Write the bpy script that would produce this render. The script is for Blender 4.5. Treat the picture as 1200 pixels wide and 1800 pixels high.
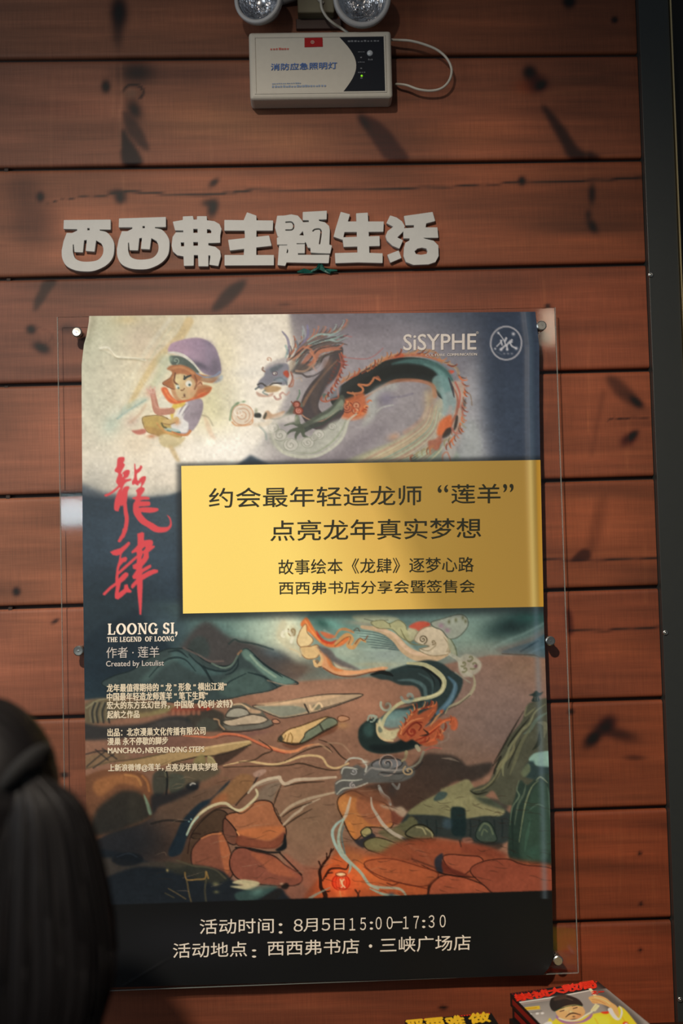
import bpy, bmesh, math, random
import numpy as np
from mathutils import Matrix, Vector
random.seed(7); RNG = np.random.default_rng(7)
sc = bpy.context.scene; col = sc.collection
for o in list(bpy.data.objects): bpy.data.objects.remove(o)

# ------------------------------------------------------------------ camera
CP = np.array([-.0002, -1.9131, .0039]); YA, PI_, RO, FP = .0281, .0410, -.0261, 1800.
f0 = np.array([math.sin(YA)*math.cos(PI_), math.cos(YA)*math.cos(PI_), math.sin(PI_)])
r0 = np.array([math.cos(YA), -math.sin(YA), 0.]); u0 = np.cross(r0, f0)
RX = r0*math.cos(RO)+u0*math.sin(RO); UX = -r0*math.sin(RO)+u0*math.cos(RO)
cd = bpy.data.cameras.new('camera'); cam = bpy.data.objects.new('camera', cd); col.objects.link(cam)
cd.sensor_fit = 'VERTICAL'; cd.sensor_height = 36; cd.lens = 36*FP/1800
cam.matrix_world = Matrix(((RX[0], UX[0], -f0[0], CP[0]), (RX[1], UX[1], -f0[1], CP[1]), (RX[2], UX[2], -f0[2], CP[2]), (0, 0, 0, 1)))
cd.dof.use_dof = True; cd.dof.focus_distance = 1.88; cd.dof.aperture_fstop = 1.35
sc.camera = cam
# ------------------------------------------------------------------ view, world, lights
sc.view_settings.view_transform = 'Standard'; sc.view_settings.look = 'None'
sc.view_settings.exposure = 0; sc.view_settings.gamma = 1; sc.view_settings.use_curve_mapping = False
w = bpy.data.worlds.new('world'); sc.world = w; w.use_nodes = True
w.node_tree.nodes['Background'].inputs[0].default_value = (.85, .95, 1.05, 1)
w.node_tree.nodes['Background'].inputs[1].default_value = .085
def lamp(name, kind, loc, to, energy, color, size=.2, sizey=None, spot=None, blend=.5):
    l = bpy.data.lights.new(name, kind); o = bpy.data.objects.new(name, l); col.objects.link(o)
    o.location = loc; o.rotation_euler = (Vector(to)-Vector(loc)).to_track_quat('-Z', 'Y').to_euler()
    l.energy = energy; l.color = color
    if kind == 'AREA':
        l.size = size
        if sizey: l.shape = 'RECTANGLE'; l.size_y = sizey
    else: l.shadow_soft_size = size
    if kind == 'SPOT': l.spot_size = math.radians(spot); l.spot_blend = blend
    return o
lamp('ceiling_spotlight', 'SPOT', (-.55, -2.3, 1.40), (.02, 0, -.70), 330, (1, .86, .70), .05, spot=72, blend=1.)
lamp('shop_window', 'AREA', (-1.02, -2.6, .215), (-.6, 0, .1), 1.5, (.72, .92, 1.0), .30, .11)
lamp('warm_wall_lamp', 'AREA', (1.165, -2.9, 1.05), (.5, 0, .5), .6, (1, .80, .6), .13, .17)
lamp('room_glow', 'AREA', (-1.95, -1.7, .55), (-.5, 0, .15), 15, (.84, .93, 1.0), 1.1, 1.6)

# ------------------------------------------------------------------ helpers
def ray(px, py):
    px = np.asarray(px, float); py = np.asarray(py, float)
    return f0+RX*((px-600)/FP)[..., None]+UX*((900-py)/FP)[..., None]
def at(px, py, Y=0.):                  # photo pixel -> point of the plane y = Y
    d = ray(px, py); return CP+d*((Y-CP[1])/d[..., 1])[..., None]
def atz(px, py, Z):
    d = ray(px, py); return CP+d*((Z-CP[2])/d[..., 2])[..., None]
def pts(s): return np.array([[float(v) for v in q.split(',')] for q in s.split()])
def smooth(P, n=6, closed=True):
    P = np.asarray(P, float); N = len(P)
    if N < 3: return P
    out = []
    rng = range(N if closed else N-1)
    for i in rng:
        if closed: a, b, c, d = P[(i-1) % N], P[i], P[(i+1) % N], P[(i+2) % N]
        else: a, b, c, d = P[max(i-1, 0)], P[i], P[i+1], P[min(i+2, N-1)]
        for t in np.arange(n)/n:
            out.append(.5*((2*b)+(-a+c)*t+(2*a-5*b+4*c-d)*t*t+(-a+3*b-3*c+d)*t**3))
    if not closed: out.append(P[-1])
    return np.array(out)
def hexc(h):
    h = h.lstrip('#'); return np.array([int(h[i:i+2], 16)/255 for i in (0, 2, 4)])
def lin(c):
    c = np.asarray(c, float); return np.where(c <= .04045, c/12.92, ((np.maximum(c, 0)+.055)/1.055)**2.4)
def L(h): return tuple(lin(hexc(h)))+(1,)

class Canvas:                            # a small painter: filled shapes, tapering strokes, soft dabs
    def __init__(s, x0, y0, x1, y1, res=1., base='#000000', ch=3):
        s.boost = 1.; s.x0, s.y0, s.res = x0, y0, res; s.W = int((x1-x0)/res); s.H = int((y1-y0)/res)
        s.A = np.zeros((s.H, s.W, 3), np.float32)+hexc(base)
        s.X, s.Y = np.meshgrid(x0+(np.arange(s.W)+.5)*res, y0+(np.arange(s.H)+.5)*res)
    def box(s, a, b, c, d):
        i0 = max(int((a-s.x0)/s.res), 0); i1 = min(int((c-s.x0)/s.res)+2, s.W); j0 = max(int((b-s.y0)/s.res), 0); j1 = min(int((d-s.y0)/s.res)+2, s.H)
        return (i0, i1, j0, j1) if i1 > i0 and j1 > j0 else None
    def put(s, bx, al, c, c2=None, ang=0):
        i0, i1, j0, j1 = bx; v = s.A[j0:j1, i0:i1]; al = al[..., None].astype(np.float32)
        cc = hexc(c) if isinstance(c, str) else c
        if c2 is not None:
            x = s.X[j0:j1, i0:i1]; y = s.Y[j0:j1, i0:i1]; p = x*math.cos(ang)+y*math.sin(ang)
            m = al[..., 0] > .1
            if not m.any(): return
            lo, hi = p[m].min(), p[m].max(); t = np.clip((p-lo)/(hi-lo+1e-6), 0, 1)[..., None]
            cc = cc*(1-t)+hexc(c2)*t
        v += (cc-v)*al
    def mask(s, P, f=1.):
        P = np.asarray(P, float); m = 3*f+2
        bx = s.box(P[:, 0].min()-m, P[:, 1].min()-m, P[:, 0].max()+m, P[:, 1].max()+m)
        if not bx: return None, None
        i0, i1, j0, j1 = bx; h, wd = j1-j0, i1-i0
        K = 3; tog = np.zeros((h*K, wd*K+1), np.int32); yy = s.y0+(j0+(np.arange(h*K)+.5)/K)*s.res
        for a, b in zip(P, np.roll(P, -1, 0)):
            if a[1] == b[1]: continue
            if a[1] > b[1]: a, b = b, a
            k0 = np.searchsorted(yy, a[1]); k1 = np.searchsorted(yy, b[1])
            if k1 <= k0: continue
            xx = a[0]+(yy[k0:k1]-a[1])*(b[0]-a[0])/(b[1]-a[1])
            ii = np.clip(((xx-s.x0)/s.res-i0)*K+.5, 0, wd*K).astype(int)
            np.add.at(tog, (np.arange(k0, k1), ii), 1)
        M = (np.cumsum(tog, 1)[:, :-1] & 1).reshape(h, K, wd, K).mean((1, 3))
        r = f/s.res
        if r > .6:
            n = max(1, int(r)); ker = np.exp(-.5*(np.arange(-2*n, 2*n+1)/(r*.8))**2); ker /= ker.sum()
            M = np.pad(M, 2*n, mode='edge')
            M = sum(k*M[:, t:t+wd] for t, k in enumerate(ker)); M = sum(k*M[t:t+h] for t, k in enumerate(ker))
        return bx, M
    def P(s, c, q, f=1., a=1., sm=True, c2=None, ang=0, ln=None, lw=1.3):
        q = pts(q) if isinstance(q, str) else q; r = smooth(q) if sm else q
        bx, M = s.mask(r, f)
        if bx: s.put(bx, M*a, c, c2, ang)
        if ln: s.S(ln, np.vstack([r, r[:1]]), lw, a=.8, sm=False)
    def S(s, c, q, wd=2., f=.8, a=1., sm=True, c2=None, ang=0):
        q = pts(q) if isinstance(q, str) else np.asarray(q, float)
        if np.isscalar(wd): wd = [wd]
        if max(wd) < 2.7: wd = [v*s.boost*(1.15 if sum(hexc(c)) < .9 else 1.) for v in wd]
        n = len(q); ww = np.interp(np.linspace(0, 1, n), np.linspace(0, 1, len(wd)), wd)
        Q = np.column_stack([q[:, :2], ww]); Q = smooth(Q, 6, False) if sm else Q
        m = Q[:, 2].max()/2+2*f+1
        bx = s.box(Q[:, 0].min()-m, Q[:, 1].min()-m, Q[:, 0].max()+m, Q[:, 1].max()+m)
        if not bx: return
        i0, i1, j0, j1 = bx; al = np.zeros((j1-j0, i1-i0))
        for A, B in zip(Q[:-1], Q[1:]):
            m = max(A[2], B[2])/2+2*f+1
            b2 = s.box(min(A[0], B[0])-m, min(A[1], B[1])-m, max(A[0], B[0])+m, max(A[1], B[1])+m)
            if not b2: continue
            a0, a1, c0, c1 = b2; x = s.X[c0:c1, a0:a1]; y = s.Y[c0:c1, a0:a1]
            d = B[:2]-A[:2]; l2 = d@d+1e-9; t = np.clip(((x-A[0])*d[0]+(y-A[1])*d[1])/l2, 0, 1)
            D = np.hypot(x-A[0]-t*d[0], y-A[1]-t*d[1]); hw = (A[2]+(B[2]-A[2])*t)/2
            v = np.clip((hw-D)/f+.5, 0, 1)*np.clip(hw*2.2, 0, 1); sub = al[c0-j0:c1-j0, a0-i0:a1-i0]
            np.maximum(sub, v, out=sub)
        s.put(bx, al*a, c, c2, ang)
    def B(s, c, x, y, rx, ry=None, rot=0, a=1., p=2):      # soft dab
        ry = ry or rx; m = max(rx, ry)*1.6
        bx = s.box(x-m, y-m, x+m, y+m)
        if not bx: return
        i0, i1, j0, j1 = bx; dx = s.X[j0:j1, i0:i1]-x; dy = s.Y[j0:j1, i0:i1]-y; t = math.radians(rot)
        u = dx*math.cos(t)+dy*math.sin(t); v = -dx*math.sin(t)+dy*math.cos(t)
        s.put(bx, a*np.exp(-((u/rx)**2+(v/ry)**2)**(p/2)*1.2), c)
    def E(s, c, x, y, rx, ry=None, rot=0, f=1., a=1., ln=None, lw=1.2):
        ry = ry or rx; t = np.linspace(0, 2*math.pi, 28)[:-1]; k = math.radians(rot)
        q = np.column_stack([x+rx*np.cos(t)*math.cos(k)-ry*np.sin(t)*math.sin(k), y+rx*np.cos(t)*math.sin(k)+ry*np.sin(t)*math.cos(k)])
        s.P(c, q, f, a, False, ln=ln, lw=lw)
    def SP(s, c, x, y, r, turns=1.6, wd=1.3, a0=0, sx=1., a=1., dirn=1):
        t = np.linspace(.12, 1, int(14*turns)); an = a0+dirn*t*turns*2*math.pi
        s.S(c, np.column_stack([x+r*t*np.cos(an)*sx, y+r*t*np.sin(an)]), wd, a=a, sm=False)
    def noise(s, cell, amp, ax=1., ay=1., seed=0):
        g = np.random.default_rng(seed); n1 = int(s.H*s.res/cell/ay)+3; n2 = int(s.W*s.res/cell/ax)+3
        N = g.normal(0, 1, (n1, n2)); yy = np.linspace(0, n1-1.01, s.H); xx = np.linspace(0, n2-1.01, s.W)
        yi = yy.astype(int); xi = xx.astype(int); fy = (yy-yi)[:, None]; fx = (xx-xi)[None]
        fy = fy*fy*(3-2*fy); fx = fx*fx*(3-2*fx)
        v = (N[yi][:, xi]*(1-fx)+N[yi][:, xi+1]*fx)*(1-fy)+(N[yi+1][:, xi]*(1-fx)+N[yi+1][:, xi+1]*fx)*fy
        return v[..., None].astype(np.float32)*amp
    def get(s, px, py):
        x = np.clip((px-s.x0)/s.res-.5, 0, s.W-1.001); y = np.clip((py-s.y0)/s.res-.5, 0, s.H-1.001)
        xi = x.astype(int); yi = y.astype(int); fx = (x-xi)[..., None]; fy = (y-yi)[..., None]
        A = s.A
        return (A[yi, xi]*(1-fx)+A[yi, xi+1]*fx)*(1-fy)+(A[yi+1, xi]*(1-fx)+A[yi+1, xi+1]*fx)*fy

def link(name, me, parent=None, mat=None, sm=False):
    o = bpy.data.objects.new(name, me); col.objects.link(o)
    if parent: o.parent = parent
    if mat: me.materials.append(mat)
    if sm: me.polygons.foreach_set('use_smooth', [True]*len(me.polygons))
    return o
def tag(o, label=None, cat=None, group=None, kind=None):
    if label: o['label'] = label
    if cat: o['category'] = cat
    if group: o['group'] = group
    if kind: o['kind'] = kind
    return o
def empty(name, loc):
    o = bpy.data.objects.new(name, None); col.objects.link(o); o.location = loc; o.empty_display_size = .02; return o
def rel(o, parent):
    if parent is None: return o
    o.matrix_parent_inverse = Matrix.Translation(-parent.location) if parent.type == 'EMPTY' else Matrix.Identity(4); return o
def grid_mesh(name, V, colors=None):    # V: (ny,nx,3)
    ny, nx = V.shape[:2]; me = bpy.data.meshes.new(name)
    i = np.arange((ny-1)*(nx-1)); r = i//(nx-1); c = i % (nx-1); a = r*nx+c
    F = np.column_stack([a, a+nx, a+nx+1, a+1]).astype(np.int32)
    me.vertices.add(ny*nx); me.vertices.foreach_set('co', V.reshape(-1).astype(np.float32))
    me.loops.add(F.size); me.loops.foreach_set('vertex_index', F.reshape(-1))
    me.polygons.add(len(F)); me.polygons.foreach_set('loop_start', (np.arange(len(F))*4).astype(np.int32)); me.polygons.foreach_set('loop_total', np.full(len(F), 4, np.int32))
    me.update(calc_edges=True)
    if colors is not None:
        at_ = me.color_attributes.new('paint', 'FLOAT_COLOR', 'POINT')
        C = np.ones((ny*nx, 4), np.float32); C[:, :3] = colors.reshape(-1, 3); at_.data.foreach_set('color', C.reshape(-1))
    me.polygons.foreach_set('use_smooth', [True]*len(F))
    return me
def box(bm, x0, x1, y0, y1, z0, z1, bev=0., seg=2):
    v = [bm.verts.new((x, y, z)) for x in (x0, x1) for y in (y0, y1) for z in (z0, z1)]
    fs = [bm.faces.new([v[i] for i in q]) for q in ((0, 1, 3, 2), (4, 6, 7, 5), (0, 4, 5, 1), (2, 3, 7, 6), (0, 2, 6, 4), (1, 5, 7, 3))]
    if bev:
        es = {e for f in fs for e in f.edges}
        bmesh.ops.bevel(bm, geom=list(es), offset=bev, segments=seg, affect='EDGES', profile=.5)
def bobj(name, bm, mat, parent=None, sm=False):
    bmesh.ops.recalc_face_normals(bm, faces=bm.faces[:])
    me = bpy.data.meshes.new(name); bm.to_mesh(me); bm.free(); o = link(name, me, parent, mat, sm)
    if parent: rel(o, parent)
    return o
def tube(bm, P, R, n=10, caps=True):
    P = [Vector(p) for p in P]; R = R if hasattr(R, '__len__') else [R]*len(P); rings = []
    up = Vector((.123, .31, .94)).normalized()
    for i, p in enumerate(P):
        d = (P[min(i+1, len(P)-1)]-P[max(i-1, 0)]).normalized(); a = d.cross(up)
        if a.length < 1e-3: a = d.cross(Vector((1, 0, 0)))
        a.normalize(); b = a.cross(d); up = b
        rings.append([bm.verts.new(p+(a*math.cos(t)+b*math.sin(t))*R[i]) for t in [2*math.pi*k/n for k in range(n)]])
    for A, B in zip(rings[:-1], rings[1:]):
        for k in range(n): bm.faces.new((A[k], A[(k+1) % n], B[(k+1) % n], B[k]))
    if caps: bm.faces.new(rings[0][::-1]); bm.faces.new(rings[-1])
def lathe(bm, prof, M, n=32):           # prof: (radius, height) along local z
    rings = []
    for r, h in prof:
        if r < 1e-6: rings.append([bm.verts.new(M @ Vector((0, 0, h)))])
        else: rings.append([bm.verts.new(M @ Vector((r*math.cos(2*math.pi*k/n), r*math.sin(2*math.pi*k/n), h))) for k in range(n)])
    for A, B in zip(rings[:-1], rings[1:]):
        for k in range(n):
            k2 = (k+1) % n
            if len(A) == 1: bm.faces.new((A[0], B[k2], B[k]))
            elif len(B) == 1: bm.faces.new((A[k], A[k2], B[0]))
            else: bm.faces.new((A[k], A[k2], B[k2], B[k]))

# ------------------------------------------------------------------ materials
def mat(name, c, rough=.5, metal=0., spec=.5, **kw):
    m = bpy.data.materials.new(name); m.use_nodes = True; nt = m.node_tree; b = nt.nodes['Principled BSDF']
    c = L(c) if isinstance(c, str) else c
    b.inputs['Base Color'].default_value = c; b.inputs['Roughness'].default_value = rough; b.inputs['Metallic'].default_value = metal
    b.inputs['Specular IOR Level'].default_value = spec
    for k, v in kw.items(): b.inputs[k.replace('_', ' ')].default_value = v
    # fine procedural unevenness in tone
    if metal < .5 and not kw.get('Transmission_Weight'):
        n = nt.nodes.new('ShaderNodeTexNoise'); n.inputs['Scale'].default_value = 90; n.inputs['Detail'].default_value = 3
        tc = nt.nodes.new('ShaderNodeTexCoord'); nt.links.new(tc.outputs['Object'], n.inputs['Vector'])
        r = nt.nodes.new('ShaderNodeMapRange'); r.inputs[3].default_value = .93; r.inputs[4].default_value = 1.05; nt.links.new(n.outputs[0], r.inputs[0])
        mx = nt.nodes.new('ShaderNodeVectorMath'); mx.operation = 'SCALE'; mx.inputs[0].default_value = c[:3]; nt.links.new(r.outputs[0], mx.inputs['Scale'])
        nt.links.new(mx.outputs[0], b.inputs['Base Color'])
    return m
def paint_mat(name, rough, spec=.4, wood=False, coat=0.):
    m = bpy.data.materials.new(name); m.use_nodes = True; nt = m.node_tree; N = nt.nodes; K = nt.links; b = N['Principled BSDF']
    b.inputs['Roughness'].default_value = rough; b.inputs['Specular IOR Level'].default_value = spec; b.inputs['Coat Weight'].default_value = coat
    a = N.new('ShaderNodeAttribute'); a.attribute_name = 'paint'
    tc = N.new('ShaderNodeTexCoord')
    def nz(scale, vec, lo, hi, det=4):
        mp = N.new('ShaderNodeMapping'); mp.inputs['Scale'].default_value = vec; K.new(tc.outputs['Object'], mp.inputs[0])
        n = N.new('ShaderNodeTexNoise'); n.inputs['Scale'].default_value = scale; n.inputs['Detail'].default_value = det; K.new(mp.outputs[0], n.inputs['Vector'])
        r = N.new('ShaderNodeMapRange'); r.inputs[1].default_value = .3; r.inputs[2].default_value = .7; r.inputs[3].default_value = lo; r.inputs[4].default_value = hi; K.new(n.outputs[0], r.inputs[0]); return r
    if wood: lst = [nz(1, (4, 3, 70), .90, 1.09, 6), nz(1, (480, 5, 18), .90, 1.10, 2), nz(1, (16, 5, 560), .92, 1.08, 2), nz(1, (2.2, 2, 7), .88, 1.12, 3)]
    else: lst = [nz(900, (1, 1, 1), .98, 1.02, 2)]
    out = a.outputs['Color']
    for r in lst:
        v = N.new('ShaderNodeVectorMath'); v.operation = 'SCALE'; K.new(out, v.inputs[0]); K.new(r.outputs[0], v.inputs['Scale']); out = v.outputs[0]
    K.new(out, b.inputs['Base Color'])
    if wood:
        bp = N.new('ShaderNodeBump'); bp.inputs['Strength'].default_value = .25; bp.inputs['Distance'].default_value = .0008
        K.new(lst[0].outputs[0], bp.inputs['Height']); K.new(bp.outputs[0], b.inputs['Normal'])
    return m
M_wood = paint_mat('stained_pine', .6, .3, True)
M_print = paint_mat('poster_print', .48, .22)
M_bookprint = paint_mat('book_cover_print', .35, .4)
M_groove = mat('dark_batten', '#2a1d18', .8)
M_white = mat('white_sign_board', '#a9aaa8', .6)
M_plastic = mat('ivory_plastic', '#aca79c', .4, spec=.4)
M_dkpanel = mat('dark_panel', '#171a21', .6, spec=.1)
M_frame = mat('dark_grey_metal', '#2b2e2d', .42, 0., .5)
M_black = mat('black_panel', '#0c0c0c', .6)
M_brass = mat('bright_edge', '#e6cf9c', .38, 1.)
M_screw = mat('brushed_steel', '#b9bab4', .28, 1.)
M_chrome = mat('chrome_reflector', '#c9c9cc', .2, 1.)
M_ring = mat('grey_bezel', '#9d9c9c', .4)
M_acr = mat('clear_acrylic', (1, 1, 1, 1), .03, 0., .5, Transmission_Weight=1., IOR=1.45)
M_lens = mat('lens_plastic', (.95, .95, .95, 1), .05, 0., .5, Transmission_Weight=1., IOR=1.3)
M_ink = mat('dark_ink', '#27281c', .5, spec=.2)
M_inkw = mat('white_ink', '#f0e6d6', .5, spec=.2)
M_inkc = mat('cream_ink', '#e2d6bd', .5, spec=.2)
M_inkg = mat('silver_ink', '#c3bdb8', .5, spec=.2)
M_red = mat('red_print', '#8e1a1c', .6, spec=.1)
M_blue = mat('blue_print', '#4c68a0', .6, spec=.1)
M_teal = mat('teal_tape', '#1f6a5f', .5)
M_table = mat('dark_table', '#2b1a12', .4)
M_floor = mat('floor_tile', '#4b4038', .35)
M_page = mat('page_paper', '#cbbd9d', .8)
def clear_mat():                         # thin clear sheet: reflective dielectric without heavy refraction noise
    nt = M_acr.node_tree; b = nt.nodes['Principled BSDF']; out = nt.nodes['Material Output']
    gl = nt.nodes.new('ShaderNodeBsdfGlossy'); gl.inputs['Roughness'].default_value = .055; gl.inputs['Color'].default_value = (1, 1, 1, 1)
    tr = nt.nodes.new('ShaderNodeBsdfTransparent'); tr.inputs[0].default_value = (1, 1, 1, 1)
    fr = nt.nodes.new('ShaderNodeFresnel'); fr.inputs[0].default_value = 1.34
    mx = nt.nodes.new('ShaderNodeMixShader'); nt.links.new(fr.outputs[0], mx.inputs[0]); nt.links.new(tr.outputs[0], mx.inputs[1]); nt.links.new(gl.outputs[0], mx.inputs[2])
    nt.links.new(mx.outputs[0], out.inputs[0]); nt.nodes.remove(b)
clear_mat()

# ================================================================== THE SETTING
# wall of horizontal pine planks
WC = Canvas(-40, -140, 1220, 1960, 2.5, '#8a5844')
SEAM_L = [-87, 105, 297, 490, 677, 873, 1069, 1265, 1459, 1655, 1852]   # seam height at x = 0
SEAM_R = [-92, 95, 279.5, 463, 649.5, 839.5, 1032, 1228, 1420, 1617, 1815]   # seam height at the right end
tones = ['#86553f', '#8c5944', '#8a563f', '#84523f', '#885540', '#8a563f', '#8d5640', '#8c553d', '#8e533a', '#8b5038', '#8a5038']
for k in range(len(SEAM_L)-1):
    WC.P(tones[k], f'-60,{SEAM_L[k]} 1240,{SEAM_R[k]} 1240,{SEAM_R[k+1]} -60,{SEAM_L[k+1]}', .5, 1, False)
rw_ = random.Random(3)
for k in range(len(SEAM_L)-1):          # long grain bands in each board
    for j in range(26):
        y = SEAM_L[k]+rw_.uniform(5, 188); x = rw_.uniform(-60, 1100); l = rw_.uniform(150, 620)
        WC.S(rw_.choice(['#6e3f2c', '#9c6a50', '#7a4733', '#a06c4e']), [(x, y), (x+l*.3, y-l*.006+rw_.uniform(-3, 3)), (x+l*.7, y-l*.014+rw_.uniform(-3, 3)), (x+l, y-l*.02)], (1, rw_.uniform(3, 14), 2), f=4, a=rw_.uniform(.05, .18))
D = '#230e09'; R_ = '#451a10'
WC.B('#a87454', 400, 215, 120, 40, 0, .6); WC.B('#a87454', 520, 250, 90, 30, 0, .5); WC.B('#a5694a', 330, 190, 60, 30, 0, .4); WC.B('#5f3628', 100, 190, 90, 14, 0, .35); WC.B('#9c6444', 800, 240, 120, 30, 0, .35); WC.B('#5a3326', 330, 128, 110, 14, 0, .4); WC.B('#5a3224', 980, 195, 120, 10, 0, .3)
WC.B('#9c6143', 1090, 1140, 70, 24, 0, .35); WC.B('#a3694c', 60, 1100, 60, 50, 0, .3); WC.B('#99583a', 1080, 1340, 70, 40, 0, .3)
def kn(x, y, r, ry=None, rot=0, a=.85, c=D): WC.B(c, x, y, r*1.15, (ry or r)*1.15, rot, min(1, a*1.12), 2.6)
WC.B(D, 240, 128, 34, 20, 0, .75); WC.B('#7a4c38', 231, 163, 22, 15); WC.S(D, '216,160 226,150 244,151 252,162 246,173', 4, 2, .7); WC.E('#8b6350', 230, 164, 11, 9, f=3, a=.6)
WC.B(D, 236, 193, 13, 20, -25, .85); WC.P('#4a2a20', '216,196 232,205 250,230 262,262 252,262 236,248 222,228', 3, .8); WC.P(D, '214,228 226,242 240,262 250,288 216,288', 3, .75)
WC.S('#a8745a', '212,112 214,170 210,210 212,260', 5, 4, .35); kn(186, 152, 7, 10); kn(209, 22, 13, 26, 0, .8); kn(207, 58, 9, 26, 0, .35)
kn(71, 346, 6, 8); kn(212, 347, 9, 10); kn(205, 338, 14, 5, 0, .5); kn(376, 321, 9, 5, -40, .7); kn(374, 366, 8, 14, 15, .8); kn(368, 357, 12, 6, 0, .6); kn(60, 392, 40, 40, 0, .32); kn(40, 335, 30, 26, 0, .2)
WC.S(D, '80,357 130,348 195,342 225,337 300,341 372,342 450,334 560,333 700,331 830,326 920,320 1020,318 1130,312', (.6, 2.4, 2.6, 1.6, 2.4), .9, .85)
kn(917, 318, 6, 7); kn(1040, 341, 6, 16, 0, .6); kn(1041, 398, 7, 12, -30, .6); kn(1034, 378, 5, 9, 0, .4)
kn(931, 128, 11, 12, -30, .8); kn(942, 147, 18, 15, 0, .8, R_); kn(950, 150, 9, 6, -30); WC.B('#a4532e', 922, 152, 20, 14, 0, .5)
WC.P('#3a1f19', '952,188 964,192 990,222 1018,262 1040,268 1055,280 1005,281 985,250', 4, .78)
WC.P('#52261c', '628,205 655,207 682,228 700,252 718,279 682,281 664,262 645,232', 3, .8); WC.B(D, 640, 214, 8, 18, -30, .5)
WC.P('#44291f', '78,494 100,493 88,512 72,536 60,548 60,530 68,512', 3, .75); kn(55, 579, 8, 7); kn(73, 611, 14, 8, 25, .85); WC.S('#6a3d2e', '60,575 80,580 92,590 85,602 70,604', 2.5, 1.5, .5)
WC.P('#3a1f18', '372,546 386,520 408,500 432,492 424,512 398,538', 4, .8); kn(118, 578, 14, 8, 0, .4)
WC.P('#4a2a1e', '1066,662 1084,664 1108,684 1128,712 1118,716 1094,704 1074,684', 5, .75); kn(1118, 706, 13, 6, 40); kn(1105, 772, 14, 9, -35, .85, R_); kn(1112, 765, 10, 5, -40)
WC.S(D, '1066,740 1078,735 1098,737 1118,733 1142,735', 1.6, 1, .7); WC.S('#5a3324', '1060,690 1050,740 1040,800', (10, 4), 8, .3)
WC.P('#4a2519', '1004,984 1022,966 1036,968 1036,982 1012,987', 2, .85); WC.P('#56301f', '1030,970 1036,930 1052,880 1064,870 1058,930 1044,968', 7, .4)
WC.S(D, '955,984 1000,985 1060,985 1156,981', 2, .8, .85); WC.S(D, '998,1108 1060,1108 1110,1105 1162,1102', 2, .8, .85); WC.P(R_, '994,1070 1004,1080 1006,1112 998,1112', 3, .7)
kn(1066, 1274, 17, 12, -40, .9, '#3f1a14'); kn(1042, 1298, 18, 10, -45, .8); kn(1085, 1290, 36, 10, 15, .45); kn(1115, 1332, 18, 5, 0, .35)
kn(29, 1040, 6, 7); kn(97, 1092, 7, 3, -30, .7); kn(1003, 1251, 5, 4); kn(779, 1771, 7, 3); kn(1124, 1500, 3); kn(1126, 1589, 3); kn(1125, 1670, 3); kn(113, 1362, 7, 5)
kn(1000, 3, 10); kn(1080, 35, 5); kn(500, 535, 12, 3, 0, .3); kn(962, 538, 5, 3)
for j in range(34):
    x = rw_.uniform(-20, 1150); y = rw_.uniform(0, 1800); WC.S('#b98463', [(x, y), (x+rw_.uniform(-3, 3), y+rw_.uniform(60, 190))], rw_.uniform(2, 5), 3, .16)
WC.A *= 1+WC.noise(26, .05, 9, 1, 5)+WC.noise(9, .03, 12, .6, 6)+WC.noise(150, .06, 1.5, 1, 8)
mu_ = WC.A.mean((0, 1)); WC.A = np.clip(mu_+(WC.A-mu_)*1.4, .05, 1)
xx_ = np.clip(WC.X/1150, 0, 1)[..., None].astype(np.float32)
WC.A = np.clip(WC.A*(np.array([.80, .80, .80], np.float32)*(1-xx_)+np.array([.86, .72, .60], np.float32)*xx_), 0, 1)  # cool veil of light at the left painted into the wood colour, warmer rightwards

wall = bobj('wall_back', (lambda b: (box(b, -1.6, .70, .012, .05, -1.65, 1.6), b)[1])(bmesh.new()), M_groove)
tag(wall, kind='structure')
def plank(k, zl0, zl1, zr0, zr1, xa, xb):       # heights at x=xa (bottom, top) and x=xb
    nx, nz = 540, 48; bev = .0028
    s = np.linspace(0, 1, nx)[None, :]; t = np.linspace(0, 1, nz)[:, None]
    X = xa+(xb-xa)*s+0*t; Z = (zl0+(zr0-zl0)*s)*(1-t)+(zl1+(zr1-zl1)*s)*t
    e = np.minimum(t, 1-t)*(zl1-zl0); Yd = np.where(e < bev, (1-np.sqrt(np.clip(1-(1-e/bev)**2, 0, 1)))*bev, 0)+0*s
    V = np.stack([X, Yd, Z], -1)
    # pixel of each point for the knots painted on the board
    d = V-CP; q = d@f0; px = 600+FP*(d@RX)/q; py = 900-FP*(d@UX)/q
    C = lin(WC.get(px, py))
    # sides going back to the batten
    top = V[-1:].copy(); top[..., 1] = .012; bot = V[:1].copy(); bot[..., 1] = .012
    V = np.concatenate([bot, V, top]); C = np.concatenate([C[:1]*.7, C, C[-1:]*.7])
    me = grid_mesh('plank', V, C); o = link('plank', me, wall, M_wood); return o
G = 3.2
xl_, xr_ = -1.598, .6445
for k in range(len(SEAM_L)-1):
    a = at(0, SEAM_L[k]+G, 0); b = at(1150, SEAM_R[k]+G, 0); c = at(0, SEAM_L[k+1]-G, 0); d = at(1150, SEAM_R[k+1]-G, 0)
    zt = lambda x: a[2]+(b[2]-a[2])*(x-a[0])/(b[0]-a[0]); zb = lambda x: c[2]+(d[2]-c[2])*(x-c[0])/(d[0]-c[0])
    plank(k, zb(xl_), zt(xl_), zb(xr_), zt(xr_), xl_, xr_)
# rows outside the frame, above and below
zt0 = float(at(0, SEAM_L[0]-G, 0)[2]); zb0 = float(at(0, SEAM_L[-1]+G, 0)[2])
plank(20, zt0, zt0+.2, zt0, zt0+.2, xl_, xr_); plank(21, zt0+.207, zt0+.405, zt0+.207, zt0+.405, xl_, xr_)
for i in range(3): plank(30+i, zb0-.204*(i+1)+.007, zb0-.204*i, zb0-.204*(i+1)+.007, zb0-.204*i, xl_, xr_)
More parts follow.
